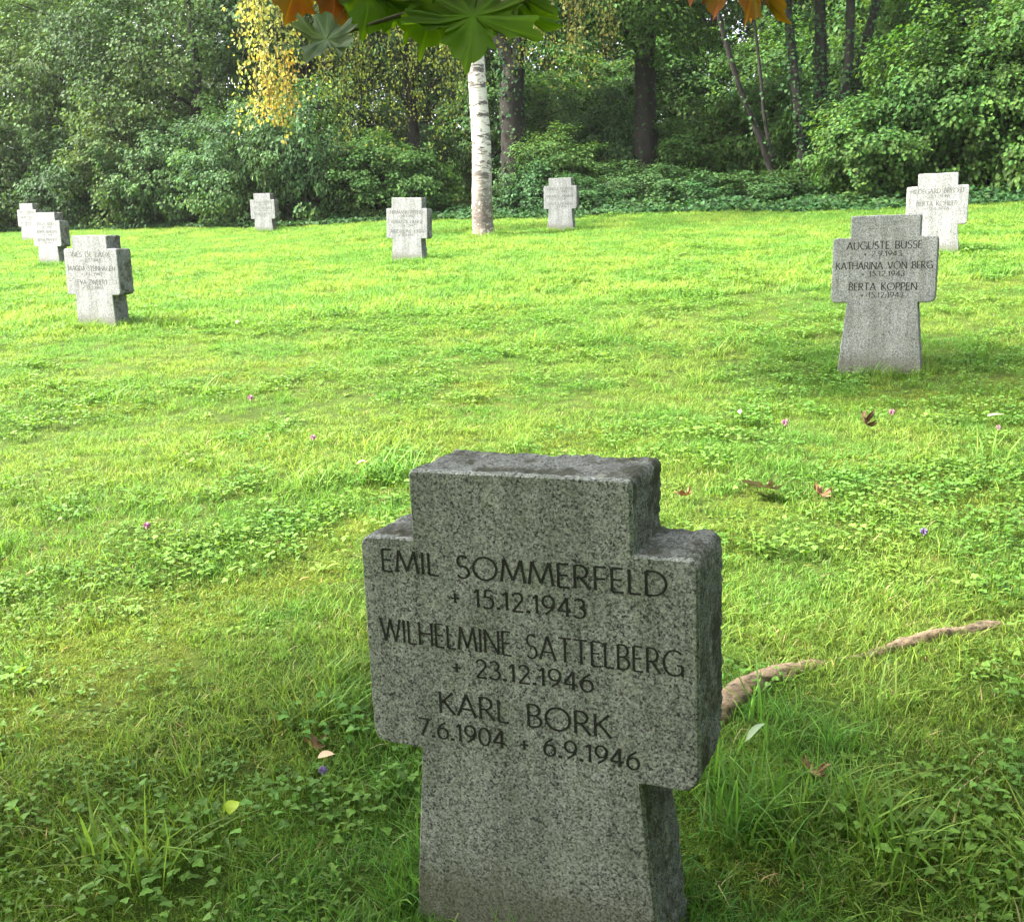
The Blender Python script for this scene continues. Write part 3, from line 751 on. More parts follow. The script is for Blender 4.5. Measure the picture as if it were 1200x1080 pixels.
# ------------------------------------------------------------------ maple leaf shape
HALF = [(0, 0), (.12, -.06), (.30, -.13), (.36, -.02), (.52, .02), (.42, .12), (.36, .20), (.50, .26), (.66, .34), (.62, .42), (.72, .56), (.56, .52), (.46, .56), (.34, .48), (.22, .44), (.24, .60), (.30, .70), (.20, .74), (.14, .86), (.05, .92), (0, 1.05)]
def maple_mesh(name, mat, size, curl, rng, stalk=.5, tint=1.0):
    a = Acc()
    o = HALF + [(-x, y) for x, y in HALF[-2:0:-1]]
    P = np.array(o); c = np.array([0, .3])
    nx = np.roll(P, -1, 0); e = nx - P; pn = np.stack([e[:, 1], -e[:, 0]], 1)
    P = np.stack([P, P + e * .33 + pn * .10, P + e * .66 + pn * .07], 1).reshape(-1, 2)
    rr_ = (1 + np.repeat(rng.uniform(-.08, .08, len(P) // 3), 3) + rng.uniform(-.015, .015, len(P)))[:, None]; P = c + (P - c) * rr_
    mid = c + (P - c) * .5
    allp = np.vstack([c[None], mid, P]); n = len(P)
    r2 = ((allp - c) ** 2).sum(1)
    z = curl * r2 * (1 + .5 * np.sin(allp[:, 0] * 9 + allp[:, 1] * 5)) + .05 * np.sin(allp[:, 0] * 17 + rng.uniform(0, 6)) * np.cos(allp[:, 1] * 9 + rng.uniform(0, 6))
    V = np.c_[allp, z] * size
    i = np.arange(n); j = (i + 1) % n
    tv = np.full(len(V), .88); lob = [3 * q for q in (2, 4, 8, 10, 20, 30, 32, 36, 38)]
    for q in lob: tv[1 + q] = 1.45; tv[1 + n + q] = 1.15       # paler main veins
    tv[0] = 1.5; tint = (tv * tint)[:, None] * np.ones(3)
    a.add(V, np.stack([i + 1 + n, j + 1 + n, j + 1, i + 1], 1), np.stack([np.zeros(n, int), i + 1, j + 1], 1), tint=tint)
    if stalk:
        Vt, Qt = tube(np.array([(0, .3, .0), (0, 0, .008), (.01, -stalk * .6, .03), (.03, -stalk, .0)]) * size, np.array([.008, .012, .010, .012]) * size, 5); a.add(Vt, Qt, tint=.7)
    return a.mesh(name, mat, smooth=True)

# ------------------------------------------------------------------ small things on the lawn
def place(o, x, y, dz=0.0, rot=(0, 0, 0)):
    o.location = (x, y, g(x, y) + dz); o.rotation_euler = rot
rng = np.random.default_rng(31)
GL = 'fallen maple leaves on the lawn'
def fallen(x, y, size, curl, mat, label, rot, dz=.03, group=GL, cat='fallen leaf', stalk=.4):
    o = link('fallen_leaf', maple_mesh('fallen_leaf', M[mat], size, curl, rng, stalk)); place(o, x, y, dz, rot); tag(o, label, cat, group); return o
fallen(.99, 3.75, .13, .25, 'dead_grey', 'wide curled grey-brown fallen leaf behind the right arm of the near cross', (.25, .2, 1.9), .04)
fallen(1.15, 3.64, .06, .8, 'dead_leaf', 'small crumpled orange-brown leaf beside the wide grey-brown one', (.5, .3, .4), .035)
fallen(1.65, 4.61, .075, 1.3, 'dead_dark', 'dark brown rolled leaf in the sun below the AUGUSTE BUSSE cross', (.8, .1, 1.2), .04)
fallen(.66, 3.72, .05, .7, 'dead_leaf', 'tiny brown curled leaf just behind the near cross top', (.4, .4, 2.4), .03)
fallen(-.46, 2.17, .045, .7, 'dead_leaf', 'dark brown scrap of leaf left of the near cross beside a pale one', (.4, .2, .8), .02)
fallen(-1.25, 2.24, .06, .9, 'dead_leaf', 'brown curled leaf in the grass at the far left lower edge', (.4, .3, 2.0), .03)
fallen(.63, 1.95, .05, .8, 'dead_leaf', 'dark brown leaf scrap sunk in grass right of the near cross', (.2, .4, .3), .02)
def small_leaf(name, x, y, length, width, rise, yaw, mat, label, cat, dz=.03):
    a = Acc(); broad_leaf(a, np.zeros(3), yaw, length, width, rise, rng, 1.0); o = link(name, a.mesh(name, M[mat], smooth=True)); place(o, x, y, dz); tag(o, label, cat); return o
small_leaf('fallen_leaf', -.45, 2.09, .038, .03, .3, .3, 'pale_leaf', 'small pinkish cream rounded leaf lying left of the near cross stem', 'fallen leaf', .045)
small_leaf('fallen_leaf', -.60, 1.91, .04, .034, 1.1, 1.2, 'yellow_leaf', 'bright yellow-green leaf standing in the grass at lower left', 'fallen leaf', .03)
small_leaf('fallen_leaf', .50, 2.04, .085, .017, .65, .8, 'silver_leaf', 'long pale upturned leaf right of the near cross below its arm', 'fallen leaf', .05)
small_leaf('fallen_leaf', -.69, 4.37, .05, .03, .7, .2, 'coral_leaf', 'coral pink leaf on the lawn left of the near cross top', 'fallen leaf', .05)
small_leaf('fallen_leaf', -.78, 1.83, .026, .018, .3, 2.2, 'silver_leaf', 'small silvery leaf low in the bottom left grass', 'fallen leaf', .05)
small_leaf('fallen_leaf', 2.2, 4.64, .09, .04, .2, .1, 'silver_leaf', 'flat pale leaf on the sunny lawn at the right edge', 'fallen leaf', .06)

def flower_mesh(mat):
    a = Acc(); r = np.random.default_rng(5)
    n = 46; d = norm(r.normal(0, 1, (n, 3)) + np.array([0, 0, .5])); P = d * .004 + np.array([0, 0, .075])
    V, Q, T = leaves(P, norm(d + r.normal(0, .5, (n, 3))), d, .011, .8, r, .2, .1); a.add(V, Q, tint=T)
    return a.mesh('flower_head', M[mat])
def flower(x, y, s, mat, label, group):
    root = empty('clover_flower', (x, y, g(x, y)), label, 'flower', group)
    h = link('flower_head', flower_mesh(mat), root); 
    Vt, Qt = tube([(0, 0, 0), (.004, 0, .04), (0, 0, .075)], [.0013, .0012, .0012], 5); a = Acc(); a.add(Vt, Qt)
    link('stem', a.mesh('stem', M['clover']), root); root.scale = (s, s, s)
PK = 'pink clover flowers in the lawn'
for x, y, s, m_, lab in ((-1.46, 5.63, 1.3, 'petal_pink', 'pink clover flower on the sunny lawn, below the mossy-flanked front left cross'),
        (-.94, 4.72, 1.1, 'petal_pink', 'pink clover flower up and left of the coral pink leaf'),
        (-1.35, 3.61, 1.1, 'petal_pink', 'dull pink clover flower in the left lawn beside dark leaves'),
        (1.25, 4.56, 1.2, 'petal_pink', 'pink clover flower left of the dark rolled brown leaf'),
        (1.79, 4.70, 1.1, 'petal_pink', 'pink clover flower right beside the dark rolled brown leaf'),
        (2.15, 4.4, .9, 'petal_pink', 'small pink clover flower near the right edge of the lawn'),
        (1.12, 4.9, .9, 'petal_white', 'whitish clover flower behind the near cross top on the right'),
        (-2.9, 5.5, .9, 'petal_pink', 'pink clover flower near the left edge of the sunny lawn'),
        (-2.3, 8.6, 1.2, 'petal_white', 'whitish clover flower right of the mossy-flanked left cross')):
    flower(x, y, s, m_, lab, PK)
flower(1.32, 3.13, 1.0, 'petal_violet', 'small violet flower standing right of the near cross', None)
flower(-.42, 2.02, .8, 'petal_violet', 'tiny violet flower left of the near cross stem', None)

# tree root surfacing at the right of the near cross
def build_root():
    r = np.random.default_rng(3); root = None
    ctrl = [(.38, 2.14, -.08), (.47, 2.25, -.012), (.56, 2.34, .014), (.66, 2.41, .008), (.75, 2.455, -.006), (.84, 2.485, -.018), (.94, 2.50, -.012), (1.04, 2.515, .006), (1.12, 2.54, .009), (1.22, 2.57, .006), (1.32, 2.60, -.001), (1.45, 2.63, -.05)]
    rad = [.036, .038, .035, .028, .023, .020, .020, .021, .020, .018, .015, .010]
    C = curve_pts([c + (q,) for c, q in zip(ctrl, rad)], 160)
    P = C[:, :3].copy(); P[:, 2] += ground(P[:, 0], P[:, 1]); 
    V, Q = tube(P, C[:, 3], 22)
    for i in range(len(V)):
        v = Vector(V[i]); q = np.array(mnoise.noise_vector(Vector((v.x * 14, v.y * 40, v.z * 40)))) * .008 + np.array(mnoise.noise_vector(v * 70)) * .003
        V[i] += q
    a = Acc(); a.add(V, Q)
    o = link('tree_root', a.mesh('tree_root', M['root'], smooth=True)); tag(o, 'weathered brown tree root surfacing in the grass right of the near cross', 'tree root')
build_root()

# ------------------------------------------------------------------ trees and shrubs
def branch_set(acc, rng, base, top, r0, n_limbs, spread, zfrom=.45, sides=8, bend=.12):
    base, top = np.array(base, float), np.array(top, float); H = np.linalg.norm(top - base)
    mids = [base + (top - base) * t + rng.normal(0, bend * H * .12, 3) * [1, 1, 0] for t in (.3, .6)]
    C = curve_pts([base, *mids, top], 16); rad = r0 * (1 - .75 * np.linspace(0, 1, 16) ** 1.1); rad[0] *= 1.35; rad[1] *= 1.12
    V, Q = tube(C, rad, sides + 4, .06, rng); acc.add(V, Q)
    for k in range(n_limbs):
        t = rng.uniform(zfrom, .98); i = int(t * 15); p = C[i]; a = rng.uniform(0, 6.28) if n_limbs < 4 else k * 6.28 / n_limbs * 1.6 + rng.uniform(-.4, .4)
        L = spread * rng.uniform(.6, 1.1); d = np.array([math.cos(a), math.sin(a), rng.uniform(.1, .6)])
        e = p + d * L; mdl = p + d * L * .5 + np.array([0, 0, .12 * L])
        V, Q = tube(curve_pts([p, mdl, e], 7), np.linspace(rad[i] * .55, .012, 7), sides); acc.add(V, Q)

MESHES = {}
def crown_mesh(key, mat, rad, cz, k, n_per, leaf, seed, clump_r=.32, **kw):
    rng = np.random.default_rng(seed)
    ek = {q: kw.pop(q) for q in ('shell', 'zmin', 'rough', 'gap') if q in kw}
    C, O = ellipsoid_clumps(rng, k, rad, cz, **ek)
    C2, O2 = ellipsoid_clumps(rng, k // 3, np.array(rad) * .68, cz, (.6, 1.0))
    a = Acc()
    V, Q, T = clump_leaves(np.vstack([C, C2]), np.vstack([O, O2]), clump_r * rng.uniform(.6, 1.3, len(C) + len(C2)), n_per, leaf, rng, **kw); a.add(V, Q, tint=T)
    return a.mesh(key, M[mat])

def tree(x, y, label, group, crown, bark='bark', r0=.2, limbs=6, spread=2.0, top=6.0, lean=(0, 0), seed=0, rz=0, s=1.0, cat='tree', name='broadleaf_tree'):
    rng = np.random.default_rng(seed + 100)
    root = empty(name, (x, y, g(x, y) - .05), label, cat, group); root.rotation_euler = (0, 0, rz); root.scale = (s, s, s)
    a = Acc(); branch_set(a, rng, (0, 0, 0), (lean[0], lean[1], top), r0, limbs, spread)
    link('trunk', a.mesh('trunk', M[bark], smooth=True), root); link('crown', crown, root)
    return root

def shrub(x, y, label, group, crown, rz=0, s=(1, 1, 1), cat='shrub', seed=0):
    root = empty('shrub', (x, y, g(x, y) - .05), label, cat, group); root.rotation_euler = (0, 0, rz); root.scale = s
    key = 'stems%d' % (seed % 3)
    if key not in MESHES:
        rng = np.random.default_rng(seed + 50); a = Acc()
        for k in range(6):
            t = rng.uniform(0, 6.28); V, Q = tube(curve_pts([(0, 0, 0), (math.cos(t) * .3, math.sin(t) * .3, .7), (math.cos(t) * .7, math.sin(t) * .7, 1.4)], 7), np.linspace(.03, .008, 7), 6); a.add(V, Q)
        MESHES[key] = a.mesh('stem', M['bark'], smooth=True)
    link('stem', MESHES[key], root); link('foliage', crown, root)
    return root

# crown meshes, shared by several plants
CM = {
 'grey_a': crown_mesh('crown', 'leaf_grey', (3.0, 2.6, 3.4), 4.2, 420, 56, .088, 1, .42, droop=.7, gap=.42),
 'grey_b': crown_mesh('crown', 'leaf_grey', (2.6, 2.4, 3.0), 4.0, 380, 56, .085, 2, .40, droop=.8, gap=.40),
 'mid_a': crown_mesh('crown', 'leaf_mid', (3.0, 2.7, 3.2), 4.8, 400, 42, .11, 3, .42, droop=.5, gap=.30),
 'dark_a': crown_mesh('crown', 'leaf_dark', (2.6, 2.3, 2.4), 5.2, 340, 42, .11, 4, .42, droop=.6, gap=.30),
 'lime_a': crown_mesh('crown', 'leaf_lime', (2.9, 2.5, 2.9), 4.8, 380, 56, .095, 5, .42, droop=.4, gap=.30),
 'arch': crown_mesh('crown', 'leaf_mid', (2.3, 1.7, 1.9), 5.4, 320, 64, .09, 6, .40, droop=1.0, gap=.30),
}
SM = {
 'bramble_a': crown_mesh('foliage', 'leaf_bramble', (1.7, 1.2, 1.15), .95, 240, 60, .072, 11, .26, droop=.9, zmin=-.85, gap=.26, rough=.34),
 'bramble_b': crown_mesh('foliage', 'leaf_bramble', (1.5, 1.2, 1.35), 1.05, 240, 60, .072, 12, .26, droop=1.0, zmin=-.85, gap=.28, rough=.34),
 'grey_s': crown_mesh('foliage', 'leaf_grey', (1.6, 1.3, 1.6), 1.3, 230, 60, .08, 13, .30, droop=.7, zmin=-.85, gap=.36),
 'dark_s': crown_mesh('foliage', 'leaf_dark', (1.5, 1.2, 1.1), .8, 210, 56, .075, 14, .27, droop=.7, zmin=-.85, gap=.3, rough=.36),
 'mid_s': crown_mesh('foliage', 'leaf_mid', (1.5, 1.2, 1.4), 1.15, 220, 66, .08, 15, .30, droop=.6, zmin=-.85, gap=.22),
 'lime_s': crown_mesh('foliage', 'leaf_lime', (1.6, 1.25, 1.6), 1.25, 240, 84, .076, 16, .33, droop=.55, zmin=-.85, gap=.34, width=1.2, rough=.34),
 'lime_t': crown_mesh('foliage', 'leaf_mid', (1.4, 1.1, 1.1), .85, 200, 76, .072, 17, .30, droop=.5, zmin=-.85, gap=.3, width=1.25, rough=.34),
 'ivy_s': crown_mesh('foliage', 'leaf_ivy', (1.5, 1.1, .8), .5, 170, 50, .07, 18, .25, droop=.8, zmin=-.8, gap=.36, width=1.3, rough=.42),
}
FG = 'trees along the wood edge'; SG = 'shrubs along the wood edge'; BG = 'trees standing further back in the wood'; BS = 'undergrowth shrubs further back in the wood'
# left-hand grey green trees
tree(-16.2, 33, 'grey-green broadleaf tree at the far left edge of the wood', FG, CM['grey_a'], r0=.2, seed=1, s=1.1, rz=.4)
tree(-12.2, 31, 'grey-green broadleaf tree behind the rearmost left cross', FG, CM['grey_b'], r0=.18, seed=2, s=1.1, rz=2.0)
tree(-8.7, 29.6, 'tall pale grey-green tree left of the yellow birch foliage', FG, CM['grey_a'], r0=.2, seed=3, s=1.08, rz=3.6)
tree(-5.4, 29.0, 'dull green tree directly behind the yellow birch foliage', FG, CM['dark_a'], r0=.2, seed=4, s=1.05, rz=1.2)
tree(-2.6, 28.4, 'dark green tree behind the olive birch foliage, left of the birch', FG, CM['dark_a'], r0=.2, seed=5, s=1.0, rz=4.2)
for x, y, k, s, rz, lab in (
    (-17.5, 32, 'grey_s', (1.3, 1.3, 1.25), 0, 'leafy shrub at the very left end of the wood edge'),
    (-14.3, 30.6, 'grey_s', (1.2, 1.2, 1.2), 1.0, 'grey-green shrub just behind the rearmost left cross'),
    (-12.0, 29.3, 'dark_s', (1.2, 1.2, 1.3), 2.0, 'dark shrub right of the three left crosses'),
    (-10.2, 28.2, 'grey_s', (1.05, 1.1, 1.1), 3.0, 'arching grey-green shrub between the left crosses and the bramble mounds'),
    (-8.4, 27.3, 'bramble_a', (1.15, 1.1, 1.25), 0.3, 'bramble mound left of the lone small cross'),
    (-6.6, 25.9, 'bramble_b', (1.1, 1.1, 1.2), 1.7, 'pale bramble mound right behind the lone small cross'),
    (-4.7, 25.3, 'bramble_a', (1.05, 1.1, 1.5), 3.6, 'tall trailing bramble mound under the yellow birch foliage'),
    (-3.0, 24.7, 'mid_s', (.85, .9, .75), 2.2, 'green shrub right behind the cross left of the birch'),
    (-2.05, 24.3, 'lime_t', (.55, .7, .75), 1.0, 'low yellowish shrub above the cross left of the birch'),
    (.55, 23.4, 'ivy_s', (.7, .9, .8), .5, 'ivy mound right of the birch below the forked ivy trunk'),
    (1.6, 22.6, 'ivy_s', (.8, .9, .55), 2.5, 'dark ivy mound behind the small cross right of the birch'),
    (2.9, 23.4, 'dark_s', (.7, .9, .5), 1.5, 'dark green shrub at the foot of the straight dark trunk'),
    (4.3, 22.4, 'ivy_s', (.9, .9, .5), 4.0, 'low dark ivy mound between the straight trunk and the leaning stems'),
    (5.4, 21.6, 'dark_s', (.7, .9, .36), 5.0, 'low dark shrub at the foot of the leaning thin stem'),
    (1.15, 25.2, 'mid_s', (.75, .9, .72), .7, 'mid-green shrub in the shade between the forked ivy trunk and the straight trunk'),
    (2.3, 26.8, 'dark_s', (1.0, 1, 1.35), 3.1, 'dark shrub in the deep shade left of the straight dark trunk'),
    (4.7, 25.9, 'mid_s', (1.0, 1, .85), 4.6, 'soft mid-green shrub right behind the straight dark trunk'),
    (5.9, 25.0, 'lime_t', (1.0, 1, 1.35), 2.2, 'light green shrub seen through the leaning stems'),
    (7.4, 23.2, 'mid_s', (.9, 1, .9), 5.3, 'mid-green shrub behind the foot of the leaning stems'),
    (7.0, 20.3, 'lime_t', (.9, 1, 1.0), .9, 'low leafy green shrub between the two right-hand crosses'),
    (8.3, 19.8, 'lime_s', (.95, 1, 1.15), 2.8, 'broad-leaved bright shrub behind the white sunlit right cross'),
    (9.6, 19.4, 'lime_s', (1.0, 1, 1.35), 4.4, 'tall broad-leaved shrub at the right edge behind the lawn'),
    (10.6, 18.4, 'lime_t', (1.0, 1, 1.1), 5.5, 'dense low shrub at the far right end of the wood edge'),
    (11.8, 18.4, 'lime_s', (1.1, 1, 1.3), 1.2, 'broad-leaved shrub just past the right edge shrubs')):
    shrub(x, y, lab, SG, SM[k], rz, s, seed=int(abs(x) * 3))
# lighter shrubs further back between the trunks
for i, (x, y, k, s) in enumerate(((1.6, 30, 'mid_s', 1.3), (4.2, 30.5, 'lime_s', 1.35), (6.0, 29.6, 'lime_s', 1.3), (7.6, 28.4, 'mid_s', 1.4), (-.2, 33.5, 'lime_s', 1.3), (9.8, 26, 'mid_s', 1.5), (12.4, 24, 'mid_s', 1.5),
                                   (-2.6, 36, 'lime_s', 1.4), (2.6, 35, 'mid_s', 1.5), (-11, 34, 'dark_s', 1.6), (-16, 36, 'dark_s', 1.7), (-6.5, 32, 'dark_s', 1.6), (10.5, 31, 'mid_s', 1.8), (15, 28, 'mid_s', 1.8), (-3.9, 31.5, 'dark_s', 1.5))):
    shrub(x, y, 'leafy undergrowth shrub in the depth of the wood behind the front trees', BS, SM[k], i * 1.3, (s, s, s * 1.1), seed=i)
# rear row of trees
for i, (x, y, k, s) in enumerate(((-27, 40, 'grey_a', 1.4), (-22, 38, 'mid_a', 1.3), (-17.5, 40, 'lime_a', 1.3), (-13, 38.5, 'mid_a', 1.25), (-9, 39, 'grey_b', 1.4), (-4.8, 38, 'mid_a', 1.3), (-1.0, 40.5, 'lime_a', 1.35), (3.2, 38, 'mid_a', 1.3), (7.2, 37, 'lime_a', 1.3), (11.5, 36, 'mid_a', 1.3), (16, 34, 'lime_a', 1.3), (20, 31, 'mid_a', 1.3), (24, 27, 'lime_a', 1.3), (5.2, 45, 'grey_a', 1.5), (-7, 46, 'mid_a', 1.6), (14, 44, 'grey_b', 1.6), (-20, 47, 'mid_a', 1.6))):
    tree(x, y, 'broadleaf tree deep in the wood behind the front row of trees', BG, CM[k], r0=.18, seed=20 + i, s=s, rz=i * 1.1)

# ivy-wrapped trunks right of the birch
def ivy_along(path, rad, n, leaf, seed, fluff=.2):
    rng = np.random.default_rng(seed); P = np.asarray(path, float)
    t = rng.uniform(0, len(P) - 1.001, n); i = t.astype(int); f = (t - i)[:, None]; p = P[i] * (1 - f) + P[i + 1] * f
    a = rng.uniform(0, 6.28, n); d = np.stack([np.cos(a), np.sin(a), rng.normal(0, .2, n)], 1)
    rr = (np.asarray(rad)[i] + rng.uniform(.0, 1, n) ** 1.6 * fluff * (1 + .8 * np.sin(p[:, 2] * 3 + seed)))[:, None]
    acc = Acc(); V, Q, T = leaves(p + d * rr, norm(d + np.array([0, 0, .5]) + rng.normal(0, .4, (n, 3))), norm(d * .4 + np.array([0, 0, -.9]) + rng.normal(0, .3, (n, 3))), leaf * rng.uniform(.6, 1.2, n), 1.3, rng, .3)
    acc.add(V, Q, tint=T); return acc
def ivy_tree(x, y, label, paths, crown, crown_scale, leaf_n, seed, bark='bark', crown_off=(0, 0, 0)):
    root = empty('ivy_covered_tree', (x, y, g(x, y) - .05), label, 'tree', FG); rng = np.random.default_rng(seed)
    iv = None
    for k, (ctrl, r0, r1, n) in enumerate(paths):
        C = curve_pts(ctrl, 22); rad = np.linspace(r0, r1, 22); rad[0] *= 1.3
        a = Acc(); V, Q = tube(C, rad, 10, .08, rng); a.add(V, Q); link('trunk', a.mesh('trunk', M[bark], smooth=True), root)
        if n:
            if iv is None: iv = ivy_along(C, rad, n, .075, seed + k)
            else:
                t = ivy_along(C, rad, n, .075, seed + k); iv.add(np.concatenate(t.V), np.concatenate(t.F[4]), tint=np.concatenate(t.T))
    if iv: link('ivy', iv.mesh('ivy', M['leaf_ivy']), root)
    if crown is not None:
        c = link('crown', crown, root); c.scale = crown_scale; c.location = crown_off
    return root
ivy_tree(.15, 25.6, 'dark forked ivy-clad tree just right of the birch trunk', [
    ([(0, 0, 0), (.0, 0, 1.5), (-.04, 0, 2.6), (.02, 0, 3.3)], .36, .27, 500), ([(.0, 0, 3.2), (-.3, .1, 4.0), (-.9, .2, 5.2), (-1.4, .3, 6.5)], .2, .09, 300), ([(0, 0, 3.2), (.25, .1, 4.2), (.55, .1, 5.6), (.6, .2, 7.0)], .19, .08, 300)], CM['dark_a'], (.75, .8, .8), 0, 41, crown_off=(-.2, 1.2, 1.9))
ivy_tree(3.35, 25.8, 'straight dark trunk with an arching leafy crown right of centre', [
    ([(0, 0, 0), (.02, 0, 1.6), (-.03, 0, 3.2), (.05, 0, 6.5)], .33, .2, 500), ([(0, 0, 3.2), (-.6, -.3, 4.0), (-1.3, -.7, 4.4)], .10, .04, 120)], CM['arch'], (1.0, 1.0, .95), 0, 42, crown_off=(-.55, -1.3, -.55))
# clump of slim leaning stems
ivy_tree(6.15, 22.3, 'cluster of slim dark leaning stems with ivy, right of centre', [
    ([(-.35, -.1, 0), (-.85, -.1, 1.3), (-1.35, -.1, 2.4), (-2.1, -.2, 4.6)], .075, .05, 160),
    ([(-.55, .0, .9), (-.72, .1, 1.7), (-.85, .1, 2.6), (-1.1, .2, 4.4)], .045, .025, 30),
    ([(.15, 0, 0), (.05, 0, 1.2), (-.15, .05, 2.6), (-.55, .1, 5.2)], .12, .08, 900),
    ([(.45, .2, 0), (.5, .2, 1.4), (.42, .2, 3.0), (.25, .2, 5.6)], .15, .10, 1400),
    ([(.75, 0, 0), (.8, .0, 1.4), (.95, 0, 3.0), (.85, 0, 5.6)], .12, .08, 800),
    ([(1.15, .3, 0), (1.2, .3, 1.5), (1.35, .3, 3.0), (1.9, .3, 5.4)], .12, .08, 1000),
    ([(1.5, .4, .0), (1.9, .4, 1.6), (2.4, .4, 3.0), (3.5, .5, 5.2)], .10, .06, 500)], CM['dark_a'], (.95, .7, .7), 0, 43, crown_off=(.2, .6, 2.0))
tree(10.6, 24.5, 'bright green tree rising behind the right-hand shrubs', FG, CM['lime_a'], r0=.2, seed=61, s=1.0, rz=.6)
tree(13.6, 22, 'bright green tree at the far right edge of the wood', FG, CM['lime_a'], r0=.2, seed=62, s=1.0, rz=2.6)

# ivy ground cover at the foot of the wood
def ivy_cover():
    rng = np.random.default_rng(71); n = 52000
    x = rng.uniform(-22, 16, n); y = edge_y(x) + rng.uniform(0, 1, n) ** 1.4 * 7.0 - .1 + .25 * snoise(x, y=x * 0, s=.8, k=3)
    gapm = (abs(x + 1.15 + (y - 23) * .05) < .5) & (y > 25.5)
    h = np.clip(.10 + .14 * (1 + snoise(x, y, .9, 2)) * np.clip((y - edge_y(x)) / 1.2, .15, 1), .02, .5) * rng.uniform(.2, 1, n) ** .5
    k = ~gapm; x, y, h = x[k], y[k], h[k]; n = len(x)
    P = np.stack([x, y, ground(x, y) + h], 1)
    Nn = norm(np.array([0, -.3, 1.0]) + rng.normal(0, .45, (n, 3))); D = norm(np.array([0, -.6, -.3]) + rng.normal(0, .7, (n, 3)))
    a = Acc(); V, Q, T = leaves(P, Nn, D, .085 * rng.uniform(.6, 1.2, n), 1.3, rng, .3); a.add(V, Q, tint=T)
    stuff(link('ivy_groundcover', a.mesh('ivy_groundcover', M['leaf_ivy'])), 'dark ivy carpet covering the ground at the foot of the wood', 'ivy')
ivy_cover()

# ------------------------------------------------------------------ birch with hanging foliage
def hanging(acc, rng, top, length, n, leaf, spread=.12):
    """a drooping twig strung with leaves"""
    top = np.array(top, float); t = np.sort(rng.uniform(0, 1, n))
    sway = rng.normal(0, .10, 2)
    P = top + np.stack([sway[0] * t**2 * length, sway[1] * t**2 * length, -length * t], 1) + rng.normal(0, spread * .5, (n, 3)) * [1, 1, .4]
    Nn = norm(rng.normal(0, 1, (n, 3)) * [1, 1, .5] + [0, -.3, .3]); D = norm(np.array([0, 0, -1.0]) + rng.normal(0, .4, (n, 3)))
    V, Q, T = leaves(P, Nn, D, leaf * rng.uniform(.6, 1.2, n), .95, rng, .28, .10); acc.add(V, Q, tint=T)
    pts = np.array([top, top + [sway[0] * .25 * length, sway[1] * .25 * length, -length * .5], top + [sway[0] * length, sway[1] * length, -length]])
    V, Q = tube(pts, [.006, .004, .002], 4); acc.add(V, Q, tint=.25)

